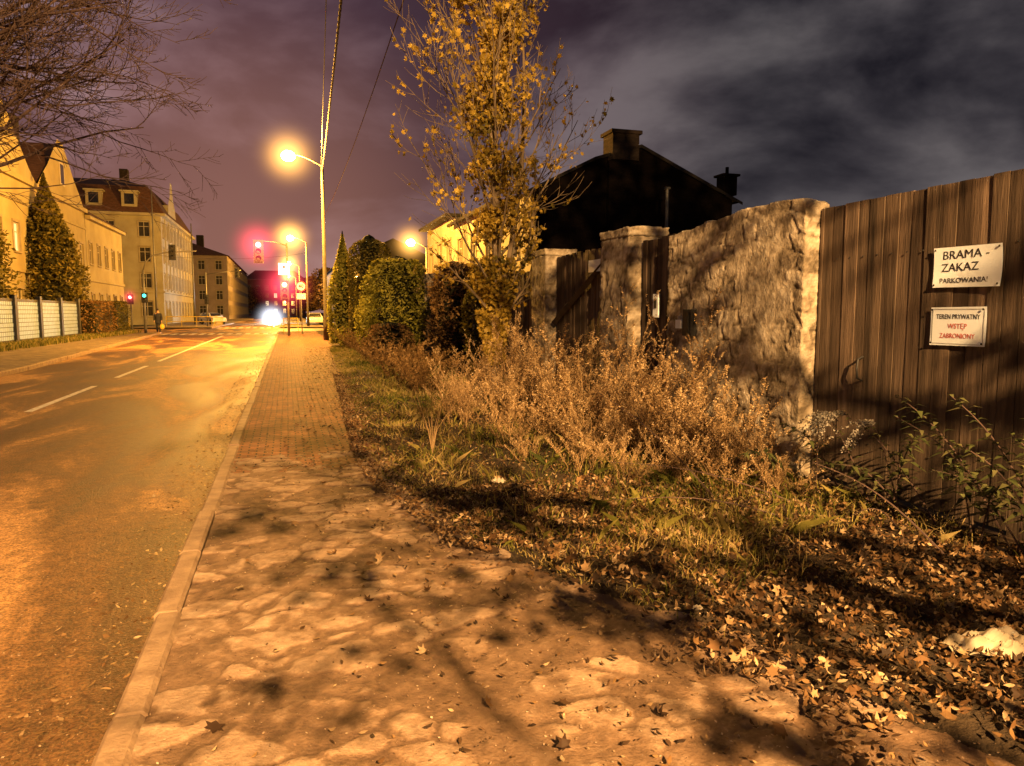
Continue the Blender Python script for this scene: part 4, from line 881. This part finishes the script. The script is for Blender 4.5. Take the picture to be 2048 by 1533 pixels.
# utility mast
mb=MB(); mb.tube([(-11,100,-.1),(-11,100,12.5)],[.12,.06],8); o=mb.obj('utility_pole',m_metal,smooth=True); o['label']='slim grey utility pole past the junction'; o['category']='pole'
mb=MB(); mb.tube([(-14.1,92,-.1),(-14.1,92,15.5)],[.12,.05],8); o=mb.obj('flag_pole',m_metal,smooth=True); o['label']='slim pale mast before cream tenement'; o['category']='pole'
# ---------------- cars ----------------
def car(loc,rotz,paint,lab,lights=False,rear=False):
    e=bpy.data.objects.new('parked_car' if not lights else 'oncoming_car',None); col.objects.link(e); e.location=loc; e.rotation_euler=(0,0,rotz); WL[e.name]=Vector((0,0,0)); e['label']=lab; e['category']='car'
    prof=[(-2.1,.3),(-2.15,.62),(-2.0,.85),(-1.15,.95),(-.55,1.4),(.9,1.45),(1.65,1.0),(2.05,.92),(2.1,.35)]
    mb=MB(); n=len(prof); vs=[]
    for s_ in(-1,1):
        for (yy_,z) in prof: vs.append((s_*(.88 if z<.96 else .66),yy_,z))
    fs=[tuple(range(n))[::-1],tuple(range(n,2*n))]+[(i,(i+1)%n,n+(i+1)%n,n+i) for i in range(n)]
    mb.add(vs,fs); ob=mb.obj('body',paint,e)
    ob.modifiers.new('b','BEVEL').width=.05
    mb=MB(); mb.poly([(-.72,-1.17,.99),(.72,-1.17,.99),(.6,-.62,1.38),(-.6,-.62,1.38)]); mb.poly([(.72,1.64,1.03),(-.72,1.64,1.03),(-.6,.98,1.42),(.6,.98,1.42)])
    for s_ in(-1,1): mb.poly([(s_*.86,-1.0,.99),(s_*.86,1.45,1.02),(s_*.7,.88,1.38),(s_*.7,-.5,1.36)])
    for i,v in enumerate(mb.v): mb.v[i]=(v[0],v[1]+(-.02 if v[1]<-.5 else .02 if v[1]>.5 else 0),v[2]+.012)
    mb.obj('window',m_glass,e)
    for sx in(-1,1):
        for yy_ in(-1.3,1.3):
            mb=MB(); mb.tube([(sx*.7,yy_,.31),(sx*.9,yy_,.31)],.31,16); mb.tube([(sx*.901,yy_,.31),(sx*.91,yy_,.31)],.19,12,1); mb.obj('wheel',[m_tyre,m_metal],e)
        mb=MB(); mb.sphere((sx*.62,-2.08,.68),(.17,.08,.1),10,6); mb.obj('headlight',e_wht if lights else m_signw,e,True)
        mb=MB(); mb.sphere((sx*.7,2.02,.75),(.12,.08,.1),10,6); mb.obj('tail_light',m_redp,e,True)
    return e
car((-9.0,101,0),.5,m_whitep,'white hatchback parked by yellow railing')
car((-10.3,108,0),.2,m_greyp,'grey hatchback parked behind white one')
car((3.3,92,0),0,m_whitep,'pale hatchback parked past the crossing')
car((3.4,99,0),0,m_greyp,'grey hatchback parked past the crossing')
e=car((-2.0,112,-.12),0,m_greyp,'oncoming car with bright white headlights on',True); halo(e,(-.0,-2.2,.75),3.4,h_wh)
l=light('headlight_beam',None,4000,(.85,.92,1),.15); lo=bpy.data.objects.new('headlight_beam',l); col.objects.link(lo); lo.parent=e; lo.location=(0,-2.7,.75)
# ---------------- person ----------------
def skin(name,pts,edges,rad,mat,parent,root=0,sub=1):
    me=bpy.data.meshes.new(name); me.from_pydata(pts,edges,[]); me.materials.append(mat)
    o=link(name,me,parent); sk=o.modifiers.new('s','SKIN'); sk.use_smooth_shade=True
    for i,v in enumerate(me.skin_vertices[0].data): v.radius=rad[i] if hasattr(rad[i],'__len__') else (rad[i],rad[i]); v.use_root=(i==root)
    s=o.modifiers.new('u','SUBSURF'); s.levels=sub; s.render_levels=sub; return o
px,py=-8.75,57.5
e=bpy.data.objects.new('person',None); col.objects.link(e); e.location=(px,py,.0); WL['person']=Vector((0,0,0)); e['label']='person in dark coat walking, holding a yellow bag'; e['category']='person'
P=[(0,0,.92),(0,0,1.15),(0,-.02,1.38),(0,-.02,1.5),(0,-.04,1.62),(0,-.04,1.72),(.19,-.02,1.4),(.25,-.05,1.12),(.24,-.12,.88),(.24,-.15,.8),(-.19,-.02,1.4),(-.25,.05,1.12),(-.26,.03,.88),(-.26,.0,.8),(.1,0,.86),(.12,-.15,.48),(.12,-.2,.08),(.12,-.32,.05),(-.1,0,.86),(-.11,.08,.48),(-.11,.28,.12),(-.11,.18,.05)]
Ed=[(0,1),(1,2),(2,3),(3,4),(4,5),(2,6),(6,7),(7,8),(8,9),(2,10),(10,11),(11,12),(12,13),(0,14),(14,15),(15,16),(16,17),(0,18),(18,19),(19,20),(20,21)]
Rd=[.13,.12,.15,.055,.1,.07,.06,.045,.035,.04,.06,.045,.035,.04,.09,.065,.045,.04,.09,.065,.045,.04]
try:
    body=skin('body',P,Ed,Rd,m_skin,e)
    skin('coat',[P[i] for i in(0,1,2)]+[(0,-.02,1.47),P[6],P[7],(.245,-.11,.92),P[10],P[11],(-.26,.03,.92),(0,0,.7)],[(0,1),(1,2),(2,3),(2,4),(4,5),(5,6),(2,7),(7,8),(8,9),(0,10)],[(.21,.16),(.19,.15),(.2,.15),.09,.085,.07,.06,.085,.07,.06,(.23,.17)],m_coat,e)
    skin('trousers',[(0,0,.88),P[14],P[15],P[16],P[18],P[19],P[20]],[(0,1),(1,2),(2,3),(0,4),(4,5),(5,6)],[.12,.105,.08,.065,.105,.08,.065],m_jeans,e)
except Exception as ex: print('skin',ex)
mb=MB(); mb.sphere((0,-.02,1.7),(.105,.115,.1),12,8); mb.obj('hair',m_black,e,True)
e2=thing('shopping_bag',(px+.26,py-.15,.4),'yellow shopping bag carried low in hand','bag')
mb=MB(); mb.sphere((px+.26,py-.15,.5),(.17,.12,.2),10,8,0,.5,.15); mb.obj('sack',m_yel,e2,True); mb=MB(); mb.tube([(px+.2,py-.15,.66),(px+.24,py-.15,.8),(px+.3,py-.15,.66)],.012,5); mb.obj('handle',m_yel,e2)
# ---------------- far trees ----------------
for i,(x_,y_,h_,r_) in enumerate([(9,72+50,8,3.2),(8,150,10,3.5),(6.5,210,11,3.5),(-9.5,270,10,3),(7,260,11,4)]):
    bush('far_tree',(x_,y_,0),r_,r_,h_,'round',1800,.5,m_redsh,'dark distant street tree with thinning crown','tree',z0=2,lump=.5,group='distant street trees')
# ---------------- world ----------------
w=bpy.data.worlds.new('World'); scene.world=w; w.use_nodes=True; nt=w.node_tree; bg=nt.nodes['Background']
tc=nt.nodes.new('ShaderNodeTexCoord'); mp=nt.nodes.new('ShaderNodeMapping'); mp.inputs['Scale'].default_value=(1,1,2.0); mp.inputs['Location'].default_value=(3.1,.4,.2)
nt.links.new(tc.outputs['Generated'],mp.inputs[0]); no=nt.nodes.new('ShaderNodeTexNoise'); no.inputs['Scale'].default_value=3.4; no.inputs['Detail'].default_value=7; no.inputs['Roughness'].default_value=.52; no.inputs['Distortion'].default_value=.2
nt.links.new(mp.outputs[0],no.inputs['Vector'])
cl=ramp(nt,[(.018,.016,.021),(.050,.044,.049),(.105,.092,.095)],[.36,.47,.64]); nt.links.new(no.outputs[0],cl.inputs[0])
def dotp(v,lo,hi,pw):
    d=nt.nodes.new('ShaderNodeVectorMath'); d.operation='DOT_PRODUCT'; nt.links.new(tc.outputs['Generated'],d.inputs[0]); d.inputs[1].default_value=Vector(v).normalized()
    m_=nt.nodes.new('ShaderNodeMapRange'); nt.links.new(d.outputs['Value'],m_.inputs[0]); m_.inputs[1].default_value=lo; m_.inputs[2].default_value=hi
    p=nt.nodes.new('ShaderNodeMath'); p.operation='POWER'; nt.links.new(m_.outputs[0],p.inputs[0]); p.inputs[1].default_value=pw; return p.outputs[0]
g1=dotp((-.16,1,.22),.72,1,1.8); g2=dotp((-.05,1,.05),.93,1,1.6)
c1=mix(nt,'MIX',g1,(0,0,0),(.13,.058,.072)); c2=mix(nt,'MIX',g2,(0,0,0),(.20,.085,.04))
s1=mix(nt,'ADD',1.0,cl.outputs[0],c1)
mod=ramp(nt,[(.55,.55,.62),(1.2,1.2,1.2)],[.38,.6]); nt.links.new(no.outputs[0],mod.inputs[0])
s2=mix(nt,'MULTIPLY',1.0,s1,mod.outputs[0]); s3=mix(nt,'ADD',1.0,s2,c2)
nt.links.new(s3,bg.inputs['Color']); bg.inputs['Strength'].default_value=1.0
# ---------------- camera ----------------
cd=bpy.data.cameras.new('camera'); cam=bpy.data.objects.new('camera',cd); col.objects.link(cam); scene.camera=cam
cd.sensor_width=36; cd.lens=25.7; cd.clip_end=3000; cd.clip_start=.05
cam.location=(0,0,1.55)
f=Vector((.2926,.9513,-.0967)); cam.rotation_euler=f.to_track_quat('-Z','Y').to_euler()
